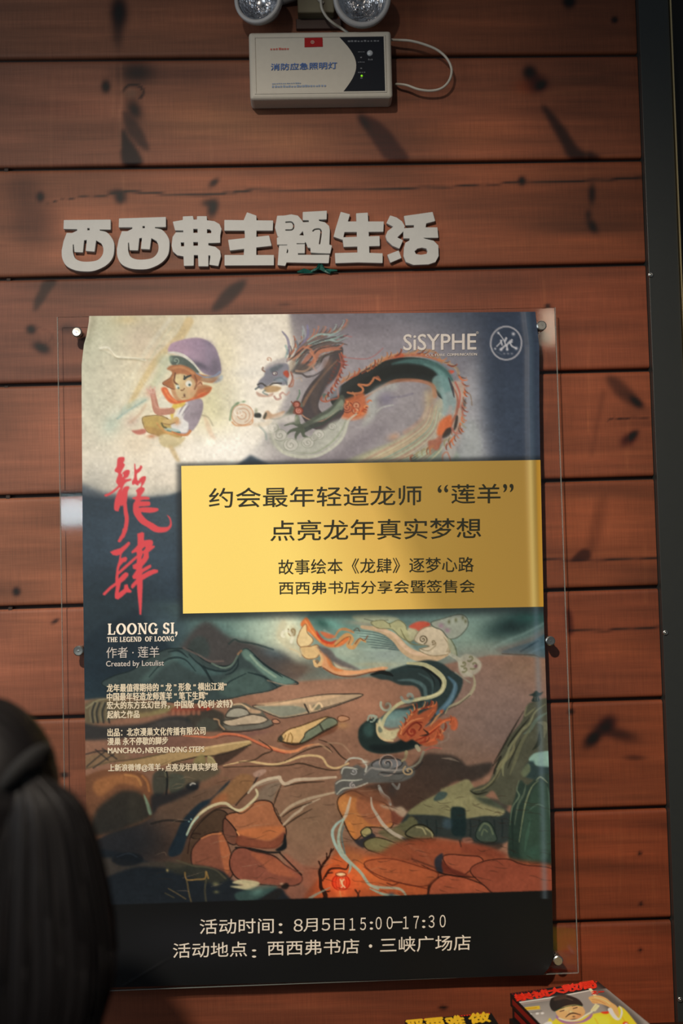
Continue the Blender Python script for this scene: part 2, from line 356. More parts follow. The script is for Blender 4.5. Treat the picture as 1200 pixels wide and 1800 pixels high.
# small nail heads in the left ends of the seams
for (px, py) in ((12, 116), (12, 301), (16, 494), (12, 683), (15, 875), (19, 1071)):
    p = at(px, py, .006); bm = bmesh.new(); box(bm, p[0]-.004, p[0]+.004, .002, .012, p[2]-.0045, p[2]+.0045, .001, 1)
    bobj('clip', bm, M_groove, wall)
# dark metal post at the right of the boards
post = bobj('trim_1', (lambda b: (box(b, .6455, .703, -.016, .03, -1.65, 1.6, .0005), b)[1])(bmesh.new()), M_frame); tag(post, kind='structure')
for (px, py) in ((1143, 483), (1169, 1112), (1195, 1757)):
    p = at(px, py, -.0165); bm = bmesh.new()
    lathe(bm, [(0, .0022), (.0016, .0022), (.0018, .0012), (.0026, .0026), (.0048, .0016), (.0052, 0), (.0052, -.001), (0, -.001)], Matrix.Translation(p) @ Matrix.Rotation(math.pi/2, 4, 'X'), 18)
    bobj('screw', bm, M_screw, post, True)
edge = bobj('trim_2', (lambda b: (box(b, .7045, .7070, -.020, .03, -1.65, 1.6), b)[1])(bmesh.new()), M_brass); tag(edge, kind='structure')
rw = bobj('wall_right', (lambda b: (box(b, .7085, 1.9, .03, .07, -1.65, 1.9), b)[1])(bmesh.new()), M_black); tag(rw, kind='structure')
fl = bobj('floor', (lambda b: (box(b, -2.6, 2.2, -4.2, .05, -1.70, -1.65), b)[1])(bmesh.new()), M_floor); tag(fl, kind='structure')

# ================================================================== writing helpers
def text_mesh(body, bold=0., res=3):
    c = bpy.data.curves.new('t', 'FONT'); c.body = body; c.resolution_u = res; c.offset = bold
    o = bpy.data.objects.new('t', c); col.objects.link(o); dg = bpy.context.evaluated_depsgraph_get(); dg.update()
    me = bpy.data.meshes.new_from_object(o.evaluated_get(dg)); V = np.zeros(len(me.vertices)*3, np.float32); me.vertices.foreach_get('co', V)
    F = [tuple(p.vertices) for p in me.polygons]; bpy.data.objects.remove(o); bpy.data.curves.remove(c); bpy.data.meshes.remove(me)
    V = V.reshape(-1, 3); V = V[:, :2]; V = V-V.min(0); V /= V.max(0); return V, F
def lettering(items, surf, mat_, parent, name='lettering', res=3):   # items: (text, x0, y0, x1, y1, h, bold)
    out = []
    for it in items:
        VV, FF, n = [], [], 0
        body, x0, y0, x1, y1, h, bold = it[:7]
        V, F = text_mesh(body, min(bold, 0.), res)
        sh = it[7] if len(it) > 7 else 0.
        e = max(bold, 0.)*18.                # heavier weights: the glyph printed again a hair to each side
        for ci, (dx, dy) in enumerate(((0, 0),) if e <= 0 else ((-e, 0), (e, 0), (0, e*.7), (0, -e*.7))):
            px = x0+(x1-x0)*V[:, 0]+sh*h*V[:, 1]+dx; py = y0+(y1-y0)*V[:, 0]-h*V[:, 1]+dy
            W_ = surf(px, py); W_[:, 1 if W_[:, 2].min() > -.77 else 2] += ci*(-.0002 if W_[:, 2].min() > -.77 else .0002); VV.append(W_); FF += [tuple(i+n for i in f) for f in F]; n += len(V)
        me = bpy.data.meshes.new(name); me.from_pydata(np.vstack(VV).tolist(), [], FF); o = link(name, me, parent, mat_); rel(o, parent); out.append(o)
    return out
def contours(M, lev=.5):                # marching squares on a padded mask -> closed loops (x, y) in cell units
    M = np.pad(M, 1); H, W = M.shape; seg = {}
    B = M > lev
    code = B[:-1, :-1]*1+B[:-1, 1:]*2+B[1:, 1:]*4+B[1:, :-1]*8
    def e(j, i, k):                     # edge points keyed by edge
        if k == 0: a, b = M[j, i], M[j, i+1]; return ('h', j, i), (i+(lev-a)/(b-a), j)
        if k == 1: a, b = M[j, i+1], M[j+1, i+1]; return ('v', j, i+1), (i+1, j+(lev-a)/(b-a))
        if k == 2: a, b = M[j+1, i], M[j+1, i+1]; return ('h', j+1, i), (i+(lev-a)/(b-a), j+1)
        a, b = M[j, i], M[j+1, i]; return ('v', j, i), (i, j+(lev-a)/(b-a))
    T = {1: [(3, 0)], 2: [(0, 1)], 3: [(3, 1)], 4: [(1, 2)], 5: [(3, 0), (1, 2)], 6: [(0, 2)], 7: [(3, 2)], 8: [(2, 3)], 9: [(2, 0)], 10: [(0, 1), (2, 3)], 11: [(2, 1)], 12: [(1, 3)], 13: [(1, 0)], 14: [(0, 3)]}
    nxt = {}; P = {}
    for j, i in zip(*np.nonzero((code > 0) & (code < 15))):
        for a, b in T[int(code[j, i])]:
            ka, pa = e(j, i, a); kb, pb = e(j, i, b); nxt[ka] = kb; P[ka] = pa; P[kb] = pb
    loops = []
    while nxt:
        k = next(iter(nxt)); lp = []
        while k in nxt: lp.append(P[k]); k = nxt.pop(k)
        if len(lp) > 5: loops.append(np.array(lp)-1)
    return loops
def simplify(P, tol):
    def rdp(Q):
        if len(Q) < 3: return Q
        a, b = Q[0], Q[-1]; d = b-a; l = np.hypot(*d)+1e-9; D = np.abs((Q[:, 0]-a[0])*d[1]-(Q[:, 1]-a[1])*d[0])/l; i = int(D.argmax())
        return np.vstack([rdp(Q[:i+1])[:-1], rdp(Q[i:])]) if D[i] > tol else np.array([a, b])
    h = len(P)//2; return np.vstack([rdp(P[:h+1])[:-1], rdp(np.vstack([P[h:], P[:1]]))[:-1]])
def loops_mesh(loops, extr, bev=0.):    # 2D loops -> filled (and extruded) mesh data
    c = bpy.data.curves.new('c', 'CURVE'); c.dimensions = '2D'; c.fill_mode = 'BOTH' if extr else 'FRONT'; c.extrude = extr; c.bevel_depth = bev; c.bevel_resolution = 1
    for Lp in loops:
        s = c.splines.new('POLY'); s.points.add(len(Lp)-1); s.points.foreach_set('co', np.column_stack([Lp, np.zeros(len(Lp)), np.ones(len(Lp))]).reshape(-1)); s.use_cyclic_u = True
    o = bpy.data.objects.new('c', c); col.objects.link(o); dg = bpy.context.evaluated_depsgraph_get(); dg.update()
    me = bpy.data.meshes.new_from_object(o.evaluated_get(dg)); bpy.data.objects.remove(o); bpy.data.curves.remove(c); return me
# ================================================================== seven cut-out sign characters on the boards
def shape(adds, cuts=(), off=(0, 0), rnd=.5, slots=()):
    allp = np.vstack([pts(a) if isinstance(a, str) else a for a in adds])
    x0, y0 = allp.min(0)-3; x1, y1 = allp.max(0)+3; K = .2
    c = Canvas(x0, y0, x1, y1, K, '#000000')
    for a in adds: c.P('#ffffff', a, .0, 1, False)
    for a in cuts: c.P('#000000', a, .0, 1, False)
    for a, wd in slots: c.S('#000000', a, wd, .4)
    M = c.A[..., 0]; r = rnd/K*.55; n = int(r*2)+1; ker = np.exp(-.5*(np.arange(-n, n+1)/r)**2); ker /= ker.sum()
    M = np.pad(M, n); M = sum(k*M[:, t:M.shape[1]-2*n+t] for t, k in enumerate(ker)); M = sum(k*M[t:M.shape[0]-2*n+t] for t, k in enumerate(ker))
    out = []
    for Lp in contours(M): out.append(simplify(Lp, .22)*K+[x0, y0]+np.array(off))
    return out
def T(s, x0, y0, k=6.): return np.array([x0, y0])+pts(s)/k
xi = ([T('75,103 565,98 565,200 72,193', 100, 370), T('216,180 447,180 450,214 530,236 592,318 603,400 585,500 514,580 400,632 300,641 190,627 100,580 58,500 53,420 72,325 105,238 160,240 216,214', 100, 370)],
      [T('165,360 180,352 187,436 272,440 285,312 318,308 306,425 395,432 412,312 470,345 492,400 482,470 430,525 340,542 250,537 190,505 166,440', 100, 370)])
def sring(g, n):                          # round off all but the first n points of a bowl outline
    a = smooth(g, 5, False); return a
xi = ([xi[0][0], np.vstack([xi[0][1][:3], sring(xi[0][1][2:14], 0), xi[0][1][14:]])], [np.vstack([xi[1][0][:9], sring(xi[1][0][9:], 0)])])
hole = [T('318,184 346,183 349,210 318,212', 100, 370)]
xi2 = lambda g: [a*[1, 1]+[97, -3.6]+np.column_stack([np.zeros(len(a)), -(a[:, 0]-150)*.022]) for a in g]
fu = ([T('85,150 190,132 190,95 292,90 300,128 338,128 340,92 438,92 440,135 520,145 572,175 594,225 580,290 580,368 455,372 455,400 530,415 578,455 587,510 560,614 470,600 480,520 478,500 455,505 455,617 355,617 350,498 302,498 300,610 202,612 197,512 130,500 85,460 72,400 82,310 115,262 195,262 195,238 108,238', 290, 365)],
      [T('296,222 346,222 346,268 296,268', 290, 365), T('440,226 472,226 492,246 488,272 440,272', 290, 365), T('163,364 204,364 204,411 168,411', 290, 365), T('296,361 350,361 350,404 296,404', 290, 365), T('455,502 480,502 462,566 455,566', 290, 365)])
zhu = ([T('628,132 1138,138 1134,240 628,240', 290, 365), T('668,342 1095,296 1122,400 686,450', 290, 365), T('630,502 1146,502 1146,606 630,608', 290, 365), T('833,130 866,52 962,86 960,520 832,520 845,300', 290, 365)], [])
ti = ([T('75,118 150,115 220,103 290,116 330,162 345,186 410,184 408,160 345,160 345,78 594,65 592,152 510,152 512,172 575,186 618,225 626,270 620,420 648,432 630,512 505,508 428,502 425,452 392,450 385,400 345,395 300,330 80,335 52,240', 475, 360), T('72,350 130,322 372,322 372,402 275,404 275,418 362,418 362,508 290,508 290,530 622,530 614,614 170,606 156,642 80,634 95,432 182,430 182,418 74,418', 475, 360), T('280,260 420,230 420,420 280,420', 475, 360)],
      [T('345,272 300,322 357,326', 475, 360), T('178,455 192,478 188,512 168,510', 475, 360), T('275,404 372,404 372,416 275,418', 475, 360), T('364,384 380,400 398,452 402,500 362,510', 475, 360)])
ti_s = [(T('165,184 220,182 244,205 246,240 225,264 165,266', 475, 360), 3.2), (T('450,276 470,260 515,256 535,275 532,330 520,410', 475, 360), 3.4)]
sheng = ([T('115,77 208,102 150,290 132,368 40,335 62,250', 580, 360), T('170,178 565,178 560,282 120,286', 580, 360), T('278,92 396,85 405,280 413,530 294,530', 580, 360), T('133,345 520,331 523,432 146,442', 580, 360), T('54,512 300,505 552,514 552,612 300,606 60,614', 580, 360)], [])
huo = ([T('635,115 700,135 757,175 786,225 770,280 705,345 767,375 730,460 660,430 602,375 588,330 608,280 672,230 598,193', 580, 360), T('608,528 722,484 750,560 638,608', 580, 360), T('783,120 1080,78 1106,170 1012,195 1005,240 1130,240 1140,346 975,346 1000,360 1090,380 1140,430 1143,540 1110,602 1040,626 880,632 803,602 778,540 783,450 797,402 842,376 842,352 778,352 774,250 890,242 887,212 800,214', 580, 360)],
      [T('888,490 920,460 970,450 1018,460 1032,490 1020,520 960,530 905,522', 580, 360)])
signs = [(xi[0], xi[1]+hole, (), 'white cut-out sign character with boxed bowl, first at the left end of the row'),
         (xi2(xi[0]), xi2(xi[1]+hole), (), 'white cut-out sign character with boxed bowl, second from the left of the row'),
         (fu[0], fu[1], (), 'white cut-out sign character with two uprights crossed by a winding stroke'),
         (zhu[0], zhu[1], (), 'white cut-out sign character of three bars on one upright with a top dot'),
         (ti[0], ti[1], ti_s, 'dense white cut-out sign character above the scrap of teal tape'),
         (sheng[0], sheng[1], (), 'white cut-out sign character with slanted left stroke and three bars'),
         (huo[0], huo[1], (), 'white cut-out sign character at the right end, with separate dots and a rounded box')]
TH = .010
for adds, cuts, slots, lab in signs:
    lp = [np.column_stack([at(q[:, 0], q[:, 1], -TH)[:, 0], at(q[:, 0], q[:, 1], -TH)[:, 2]]) for q in shape(adds, cuts, slots=slots)]
    c0 = np.vstack(lp).mean(0)
    me = loops_mesh([q-c0 for q in lp], TH/2-.0008, .0006); me.name = 'sign_character'
    o = link('sign_character', me, None, M_white); o.location = (c0[0], -TH/2-.0001, c0[1]); o.rotation_euler = (math.pi/2, 0, 0)
    tag(o, lab, 'sign letter', 'white cut-out characters of the shop sign')
# a scrap of teal tape stuck in the seam under the fifth character
bm = bmesh.new(); rt = random.Random(5)
prof = [(522, 479, 4), (534, 476, 9), (546, 478, 5), (556, 474, 8), (562, 466, 16), (570, 474, 8), (580, 477, 9), (592, 476, 4)]
rows = []
for i, (px, py, h) in enumerate(prof):
    a = at(px, py-h/2, -.006-rt.random()*.006); b = at(px+1, py, -.003-rt.random()*.008); c = at(px, py+h/2, -.002-rt.random()*.004); rows.append([bm.verts.new(a), bm.verts.new(b), bm.verts.new(c)])
for A, B in zip(rows[:-1], rows[1:]):
    for k in range(2): bm.faces.new((A[k], A[k+1], B[k+1], B[k]))
bmesh.ops.solidify(bm, geom=bm.faces[:], thickness=.0006)
tag(bobj('tape_scrap', bm, M_teal), 'crumpled scrap of teal tape in the seam under the sign', 'tape')

# ================================================================== acrylic board and poster
YA0, YA1 = -.0285, -.0325                # back and front face of the clear board
pc = [at(105, 552, YA1), at(977.5, 545.5, YA1), at(1018, 1713, YA1), at(106, 1741, YA1)]
ax0, ax1, az0, az1 = -.4603, .4603, float((pc[2][2]+pc[3][2])/2), float((pc[0][2]+pc[1][2])/2)
hold = empty('acrylic_poster_board', (0, -.03, az0))
tag(hold, 'clear acrylic board on steel standoffs carrying the event poster', 'poster board')
bm = bmesh.new(); box(bm, ax0, ax1, YA1, YA0, az0, az1, .0008, 1); bobj('acrylic_sheet', bm, M_acr, hold)
M_edge = mat('sawn_acrylic_edge', '#a8b2ac', .35, 0, .6, Alpha=.33)
for (a, b, c, d) in ((ax0-.0008, ax0, az0, az1), (ax1, ax1+.0012, az0, az1)):
    bm = bmesh.new(); box(bm, a, b, YA1-.0002, YA0, c, d); bobj('sheet_edge', bm, M_edge, hold)
bm = bmesh.new(); box(bm, ax0, ax1, YA1-.0002, YA0, az0-.0012, az0-.0001); bobj('sheet_edge', bm, M_edge, hold)
for (px, py) in ((135.5, 584), (951, 573), (138.5, 1144), (966.5, 1126.5), (980, 1688), (162, 1712)):
    p = at(px, py, YA1-.002); bm = bmesh.new(); R = .0092 if px != 966.5 else .0088
    M = Matrix.Translation((p[0], YA1, p[2])) @ Matrix.Rotation(math.pi/2, 4, 'X')
    lathe(bm, [(0, .0062), (R*.25, .0060), (R*.8, .0062), (R, .0048), (R, -.0002), (0, -.0002)], M, 28)
    so = bobj('standoff_cap', bm, M_screw, hold)
    bm = bmesh.new(); lathe(bm, [(0, 0), (R*.86, 0), (R*.86, -(-YA0-.0))] + [(0, YA0)], Matrix.Translation((p[0], YA0, p[2])) @ Matrix.Rotation(math.pi/2, 4, 'X'), 24)
    bobj('standoff_barrel', bm, M_screw, hold, True)

def edgeL(y): return np.interp(y, [553, 566, 590, 605, 640, 700, 1000, 1180, 1400, 1738], [157, 156, 152, 147.5, 143.5, 143.5, 145.5, 148, 151, 157.5])
def edgeR(y): return np.interp(y, [547, 560, 575, 590, 610, 700, 800, 1080, 1250, 1400, 1640, 1680, 1692, 1702, 1709, 1714], [940.5, 942, 943.5, 945.5, 947.5, 947.5, 949, 955, 961, 966, 971.5, 972.3, 969, 964, 958, 954])
def surfY(px, py):                       # the paper stands a little proud of the board and ripples
    u = (px-145)/800.; v = (py-550)/1170.
    y = .0032+.0011*np.sin(u*9.5+v*2.2+.6)*np.clip(1.2-v*.6, 0, 1)+.0007*np.sin(v*15+u*4)+.0006*np.sin(u*23+v*5)
    y = y+.0035*np.exp(-((px-edgeR(py)+16)/7.)**2)*np.clip((1180-py)/300, 0, 1)+.0045*np.exp(-((edgeL(py)-px)/10.)**2)*np.exp(-((py-575)/45.)**2)
    y = y+.006*np.exp(-np.hypot(px-965, py-1706)/14.)
    cr = lambda a, b, c, d, k: k*np.exp(-(((px-a)*(d-b)-(py-b)*(c-a))/np.hypot(c-a, d-b)/2.6)**2)*np.exp(-((((px-a)*(c-a)+(py-b)*(d-b))/np.hypot(c-a, d-b)**2-.5)/.55)**4)
    return YA1-y-cr(176, 612, 205, 628, .0009)-cr(205, 628, 262, 630, .0012)-cr(215, 1735, 290, 1690, .0006)
def psurf(off=0.):
    def f(px, py):
        px = np.asarray(px, float); py = np.asarray(py, float); y = surfY(px, py)-off
        d = ray(px, py); return CP+d*((y-CP[1])/d[..., 1])[..., None]
    return f
PC = Canvas(138, 540, 982, 1746, 1., '#b9b399')
def inside_moon(c, f=2.): pass
def paint_poster(c):
    P, S, B, Eo, SP = c.P, c.S, c.B, c.E, c.SP; c.boost = 1.45; rf = random.Random(21)
    def flames(q, cols, n, l=(8, 16), side=1, sweep=.9, w_=3., a=.85):      # tongues of fire along an edge
        Q = smooth(pts(q), 8, False)
        for k in range(n):
            t = (k+rf.random()*.6)/n; i = min(int(t*(len(Q)-2)), len(Q)-2); p = Q[i]; d = Q[i+1]-p; d = d/(np.hypot(*d)+1e-6); nn = np.array([-d[1], d[0]])*side
            L_ = rf.uniform(*l); e = p+nn*L_*.75+d*L_*sweep; m = p+nn*L_*.15+d*L_*sweep*.55; e2 = e+nn*2-d*L_*.12
            S(rf.choice(cols), [p-d*2, m, e, e2], (w_*rf.uniform(.7, 1.3), w_*.8, .6), 1.1, a)
            if rf.random() < .6: S('#4a2b22', [p, m+nn*1.4, e+nn*.5], (.5, .9, .4), .8, .6)
    # ---------------- upper picture: night sky round a pale moon disc
    P('#39414c', '130,530 990,530 990,830 130,900', 1, 1, False)
    B('#8f8685', 640, 700, 250, 190, 0, 1, 4); B('#9a918e', 600, 790, 150, 60, 0, .8); B('#6a6166', 580, 560, 120, 34, 10, .9); B('#786c70', 545, 600, 60, 60, 0, .6)
    B('#988e8e', 640, 640, 110, 50, -15, .6); B('#958d8a', 700, 730, 70, 70, 0, .7); B('#736a6e', 630, 780, 80, 20, -35, .6); B('#a39e9a', 838, 740, 38, 110, 0, .8, 4); B('#9d9a98', 832, 790, 36, 50, 0, .6); B('#8c8486', 700, 612, 110, 26, 0, .6)
    B('#3a424d', 900, 660, 60, 200, 0, .9, 5); B('#414a55', 900, 720, 40, 60, 0, .5)
    B('#7a7073', 560, 812, 120, 16, 0, .6); B('#857b7c', 470, 800, 40, 22, -40, .7)
    c.E('#dccfb8', 252, 613, 263, 262, 0, 5); 
    bm_, M = c.mask(smooth(np.array([[252+263*math.cos(t), 613+262*math.sin(t)] for t in np.linspace(0, 6.283, 40)[:-1]])), 5)
    keep = c.A.copy()
    B('#b9b28f', 200, 570, 130, 40, 0, .8); B('#aeb09a', 160, 620, 60, 80, 0, .7); B('#b6b4a2', 170, 700, 60, 110, 0, .7); B('#b9a98a', 300, 570, 60, 24, -20, .6); B('#c8b07a', 225, 562, 24, 10, 0, .6)
    B('#bda79a', 248, 600, 40, 44, 0, .6); B('#c2a892', 262, 640, 30, 30, 0, .5); B('#bdb1a8', 200, 660, 40, 50, 0, .4); B('#c3bb88', 380, 700, 46, 60, 0, .6); B('#bfae98', 455, 620, 50, 60, 0, .5); B('#d6cab6', 445, 600, 60, 60, 0, .8)
    B('#ddd1be', 440, 640, 70, 60, 0, .7); B('#cdbf95', 395, 650, 30, 90, 0, .5); B('#e6dccd', 400, 785, 90, 40, 0, .95); B('#dcd0bf', 300, 820, 60, 40, 0, .7); B('#c6beb0', 180, 830, 60, 50, 0, .6); B('#c9b79e', 240, 780, 34, 24, 0, .5); B('#b4ab93', 395, 700, 26, 30, 0, .5); B('#b8b3a9', 440, 655, 50, 12, 0, .5)
    B('#d9c9b4', 300, 850, 40, 20, 0, .6); B('#b2a793', 155, 566, 14, 22, 0, .5)
    S('#d4cdbd', '300,560 262,610 232,662 200,730', 8, 6, .5); S('#bfa06c', '332,565 318,590 296,612 274,635 256,662 240,690 226,716', (16, 12, 9), 5, .62); S('#cbb389', '322,600 300,625 282,650 262,690', 8, 5, .45)
    S('#c4bda6', '300,575 285,598 268,625 262,634', 2.5, 1.5, .6); P('#9fb0a6', '206,738 216,716 240,702 262,697 258,706 238,718 218,730', 3, .65); S('#88a09c', '206,736 228,720 256,703', 2.2, 1.5, .6); B('#a8bcae', 196, 745, 16, 24, 30, .5)
    P('#aebfae', '278,630 286,622 300,626 302,640 290,660 268,690 262,680 276,650', 6, .6)
    S('#ddd6c6', '176,612 190,611 204,626 240,630 256,633', 2.4, 1.2, .8); S('#a89c86', '176,616 192,616 206,630 240,633 254,637', 1.6, 1.2, .55)
    for k in range(10): SP('#d8d0be', 165+((k*53) % 150), 590+((k*37) % 200), 12+k % 3*5, 1.2, 3, k, 1, .18)
    B('#b9a890', 395, 660, 16, 22, 0, .4); SP('#b8a486', 397, 690, 15, 1.4, 3, 1, 1, .35); P('#c8a48c', '358,730 366,738 374,760 380,772 370,768 362,752', 2, .7); S('#6d6354', '356,730 366,734 374,748', 2, 1.5, .45)
    B('#c4aa9c', 232, 740, 14, 10, -30, .7); S('#ae8a72', '230,742 245,728 256,712', 5, 4, .4)
    B('#d8cc98', 250, 650, 130, 90, 0, .28); B('#cfc88f', 380, 720, 40, 50, 0, .35); B('#ebe3d6', 440, 710, 70, 80, 0, .55); B('#e6ddce', 470, 610, 44, 60, 0, .5); B('#efe7da', 390, 800, 80, 30, 0, .6)
    # child in a big purple cap
    P('#b59a5e', '250,736 262,731 283,731 300,740 318,760 316,770 296,772 276,764 258,758', 1.5, 1, ln='#7d6540', lw=1.2); P('#a98653', '252,750 272,752 300,762 316,768 300,772 268,764', 1.5, .8)
    P('#c5b48c', '279,768 292,763 312,769 326,768 318,780 300,787 284,783', 1.5, 1); B('#b0a27c', 305, 783, 14, 5, 0, .6); P('#bfa67c', '296,785 304,785 313,802 316,812 308,808', 2, .8); P('#ad6a5c', '231,757 240,756 254,754 256,761 242,764', 1.3, .95); B('#b88868', 266, 767, 8, 4)
    P('#a79b9e', '327,706 340,701 354,702 357,716 351,738 341,754 327,764 312,760 306,748 312,728', 1, 1, c2='#8d8086', ang=.2); P('#d8d2ca', '308,732 318,712 330,708 322,734 331,744 328,760 312,758 300,750', 1.2, .95)
    for a in ('314,728 322,714 328,710', '320,730 328,718 334,712', '326,732 332,722'): S('#8a7f84', a, (1, 3.4, 1), 1, .8)
    P('#cfb254', '303,712 312,706 326,704 322,714 308,720 303,738 299,726', 1.2, .95); P('#d2cbb6', '278,708 286,694 300,706 301,716 284,718', 1, 1)
    S('#b07c68', '268,688 271,704 276,722 288,724 302,722', (9, 12, 11), 1.2, .95); S('#c99a86', '270,700 276,716 296,718', 3, 1.5, .5); B('#c09080', 265, 690, 9, 10, 0, .8); S('#cfa896', '258,684 264,690', 3, 1, .7); S('#cfa896', '264,680 267,690', 3, 1, .7); S('#cfa896', '272,681 270,691', 3, 1, .7)
    S('#c9ab72', '290,741 300,741 310,737', (8, 9), 1.2, .95); B('#c2936a', 311, 742, 6, 6); S('#8c6a48', '286,744 298,746 308,743', 1.4, 1, .6); P('#a7b7ae', '288,754 298,752 316,756 308,761 292,758', 1.2, .9); S('#3f6c62', '294,757 306,760 316,760', 2, 1, .7); S('#4c4a34', '284,744 287,750 292,752', 3, 1.4, .7)
    S('#b5764a', '302,759 316,764 328,764 334,758', (3, 5, 5), 1.2, .9); S('#c8935c', '276,744 282,752 290,758 302,762', (3, 5), 1.5, .7)
    P('#c8673e', '283,684 292,681 300,694 310,703 322,703 334,698 346,686 371,680 368,690 356,698 338,703 320,708 306,710 294,704', 1.2, 1, c2='#b9582f', ang=0); S('#e08a52', '290,686 298,698 310,706', 2.5, 1.2, .6); S('#d7834e', '336,700 352,692 368,684', 3, 1.5, .6); P('#a96f45', '300,684 308,682 314,696 320,704 308,702', 1.5, .7)
    P('#a2673f', '286,673 299,664 306,654 310,676 306,684 291,678', 1.2, 1, ln='#6d4029', lw=.9); P('#a5683f', '344,680 356,676 370,680 366,690 352,690 342,700 338,694', 1.5, .8)
    P('#c9b186', '305,662 318,655 334,660 344,670 346,684 339,698 326,703 313,698 308,684', 1.2, 1, c2='#bb9a72', ang=.3); B('#c99b74', 338, 686, 9, 9, 0, .6); B('#d9c795', 312, 668, 8, 12, 0, .7)
    P('#a36a45', '293,648 305,641 330,642 348,656 374,662 388,667 372,673 352,671 346,680 341,668 330,660 318,657 306,658 300,652', 1.2, 1); S('#c08a5c', '300,648 320,646 340,656', 4, 2, .6); S('#6d412b', '308,656 306,670 312,676', 1.8, 1, .9); S('#7a4a30', '342,660 346,672 342,684', 2, 1.2, .8)
    P('#a58e72', '352,668 368,671 384,665 386,660 374,662 360,661', 1.5, .7)
    S('#2c3532', '324,666 328,663 335,660', (2.6, 2), .8); S('#2c3532', '324,661 324,666', 1.5, .8); Eo('#ded8c8', 331.5, 674.5, 5.6, 5.6, 0, 1); Eo('#2f4a48', 333, 676.5, 2.3, 2.3, 0, .8); S('#5c5a46', '309,675 313,677', 1.5, 1); Eo('#cfd4c6', 312, 680, 3.2, 3.6, 0, 1); Eo('#2f4a48', 313.5, 682, 1.6, 1.8, 0, .8)
    S('#6e4a30', '318,686 321,686 324,683', 1.4, .9, .8); B('#5d3f30', 324, 695, 1.8, 3); S('#8a6448', '320,699 326,698', 1, .8, .7); Eo('#c08c68', 351, 674, 5, 5, 0, 1.2); S('#7d5038', '348,676 352,672 355,676', 1.3, 1, .8)
    P('#a78a9a', '295,617 299,606 308,601 330,595 350,594 366,600 379,612 386,632 389,652 384,660 372,661 356,655 346,644 332,634 318,624 304,619', 1.2, 1, c2='#7a6e7c', ang=.35)
    B('#b596a4', 320, 614, 20, 12, 10, .6); B('#a88ea4', 346, 606, 12, 10, 0, .4); B('#4d4a58', 352, 642, 20, 6, 28, .75); B('#5b5560', 378, 644, 11, 18, 0, .65); B('#6a6070', 366, 604, 10, 7, 30, .6); B('#8c8090', 368, 622, 8, 14, 0, .4); B('#a88f9c', 345, 628, 12, 8, 0, .5)
    P('#46544e', '298,627 308,625 322,628 336,637 350,652 346,656 334,647 318,641 302,641', 1.2, .95); B('#8fa08a', 300, 631, 5, 6, 0, .7); SP('#93a08e', 309, 634, 6, 1.2, 1.3, 0, 1, .8)
    S('#c8c2b4', '296,620 308,620 324,626 340,639 350,652', (3, 5, 2.4), 1, .95); S('#7d8899', '345,656 360,663 376,661 386,654', (1.5, 2.5), 1.2, .8); P('#9aa2a6', '376,672 388,660 392,662 388,670 374,674', 1.5, .8)
    # ---------------- dragon: coil, body, neck
    P('#a39c88', '788,690 806,700 800,735 772,768 742,790 712,806 690,818 600,818 640,796 690,776 724,754 752,728 768,704', 3, .95, c2='#8f8c74', ang=1.9)
    P('#c1b48f', '640,802 690,780 724,760 716,775 690,796 668,814 620,816', 4, .6)
    for i, cc in enumerate(['#a88672', '#b9ab88', '#8f9a84', '#b58f7a', '#a7a58c', '#9d8270', '#bdb08c']):
        S(cc, [(760+i*6.5, 712+i*3), (748+i*7.5, 742+i*3.6), (716+i*9, 770+i*4), (668+i*10, 795+i*4), (630+i*11, 815)], (3, 6, 5), 2.5, .6)
    S('#9b7c78', '800,696 803,722 788,752 760,778 730,796', (12, 14, 5), 3, .75); S('#b48a70', '752,718 744,734 730,748 712,760', 9, 5, .45); B('#b88a68', 692, 768, 12, 7, -20, .6)
    S('#8f5f4a', '790,768 770,780 752,785 735,796 706,806 694,816', 1.6, 1, .8); P('#7f8a74', '712,806 742,788 762,778 800,790 800,816 700,816', 3, .7); P('#3f4842', '722,812 724,802 732,799 735,804 730,812', 1.2, .9); B('#8c9c84', 745, 800, 14, 9, -20, .6)
    for q, cc, w_ in (('590,702 592,688 600,672 620,664 645,654 664,640 690,628 712,625 740,625 762,630 776,636', '#a8674a', 6), ('600,668 618,658 640,650 660,636 690,624 715,622', '#b98a66', 3.5), ('776,634 790,640 800,646 806,656', '#a48a72', 6)): S(cc, q, (2, w_, w_*.7), 2, .85)
    P('#b0573a', '690,630 700,622 712,622 706,630', 1, .8); P('#b8503c', '780,652 796,651 797,655 788,658', .8, .9); S('#9a7a5e', '715,622 732,617 752,616 768,622 776,638', (2, 5, 3), 1.5, .8); S('#b5a48c', '700,632 716,628 744,630', 3, 2, .5)
    S('#262c2b', [(598, 700, 30), (625, 682, 36), (650, 668, 38), (680, 655, 40), (715, 648, 40), (745, 650, 38), (770, 662, 32), (784, 685, 28)], 36, 1.6, 1)
    c.S('#262c2b', [(598, 700), (625, 682), (650, 668), (680, 655), (715, 648), (745, 650), (770, 662), (784, 685)], (30, 38, 42, 40, 36, 30), 2)
    S('#4c6c66', '690,640 715,635 745,637 768,646 784,664 790,690', (3, 9, 15, 20, 22), 5, .85); S('#6b8a82', '745,640 770,652 786,676 790,704', (2, 8, 16, 12), 5, .7); S('#1d2322', '615,690 650,668 690,652 730,650 756,658', (14, 18, 14), 7, .8); B('#7a9088', 782, 690, 10, 12, 0, .6)
    S('#6f8a84', '772,672 786,688 792,708', (26, 27, 24), 4, .9); S('#86908a', '790,700 792,722 782,744', (24, 24, 20), 5, .85); S('#8f8884', '786,736 772,758 752,778 724,796', (22, 18, 12, 6), 5, .6)
    S('#8a9c94', '776,684 782,704 778,728', 7, 4, .6); S('#a08a80', '792,716 786,742 770,764', 7, 4, .5); S('#4b5a5a', '798,676 806,700 804,724 794,748', (2, 3.5, 2), 2, .7)
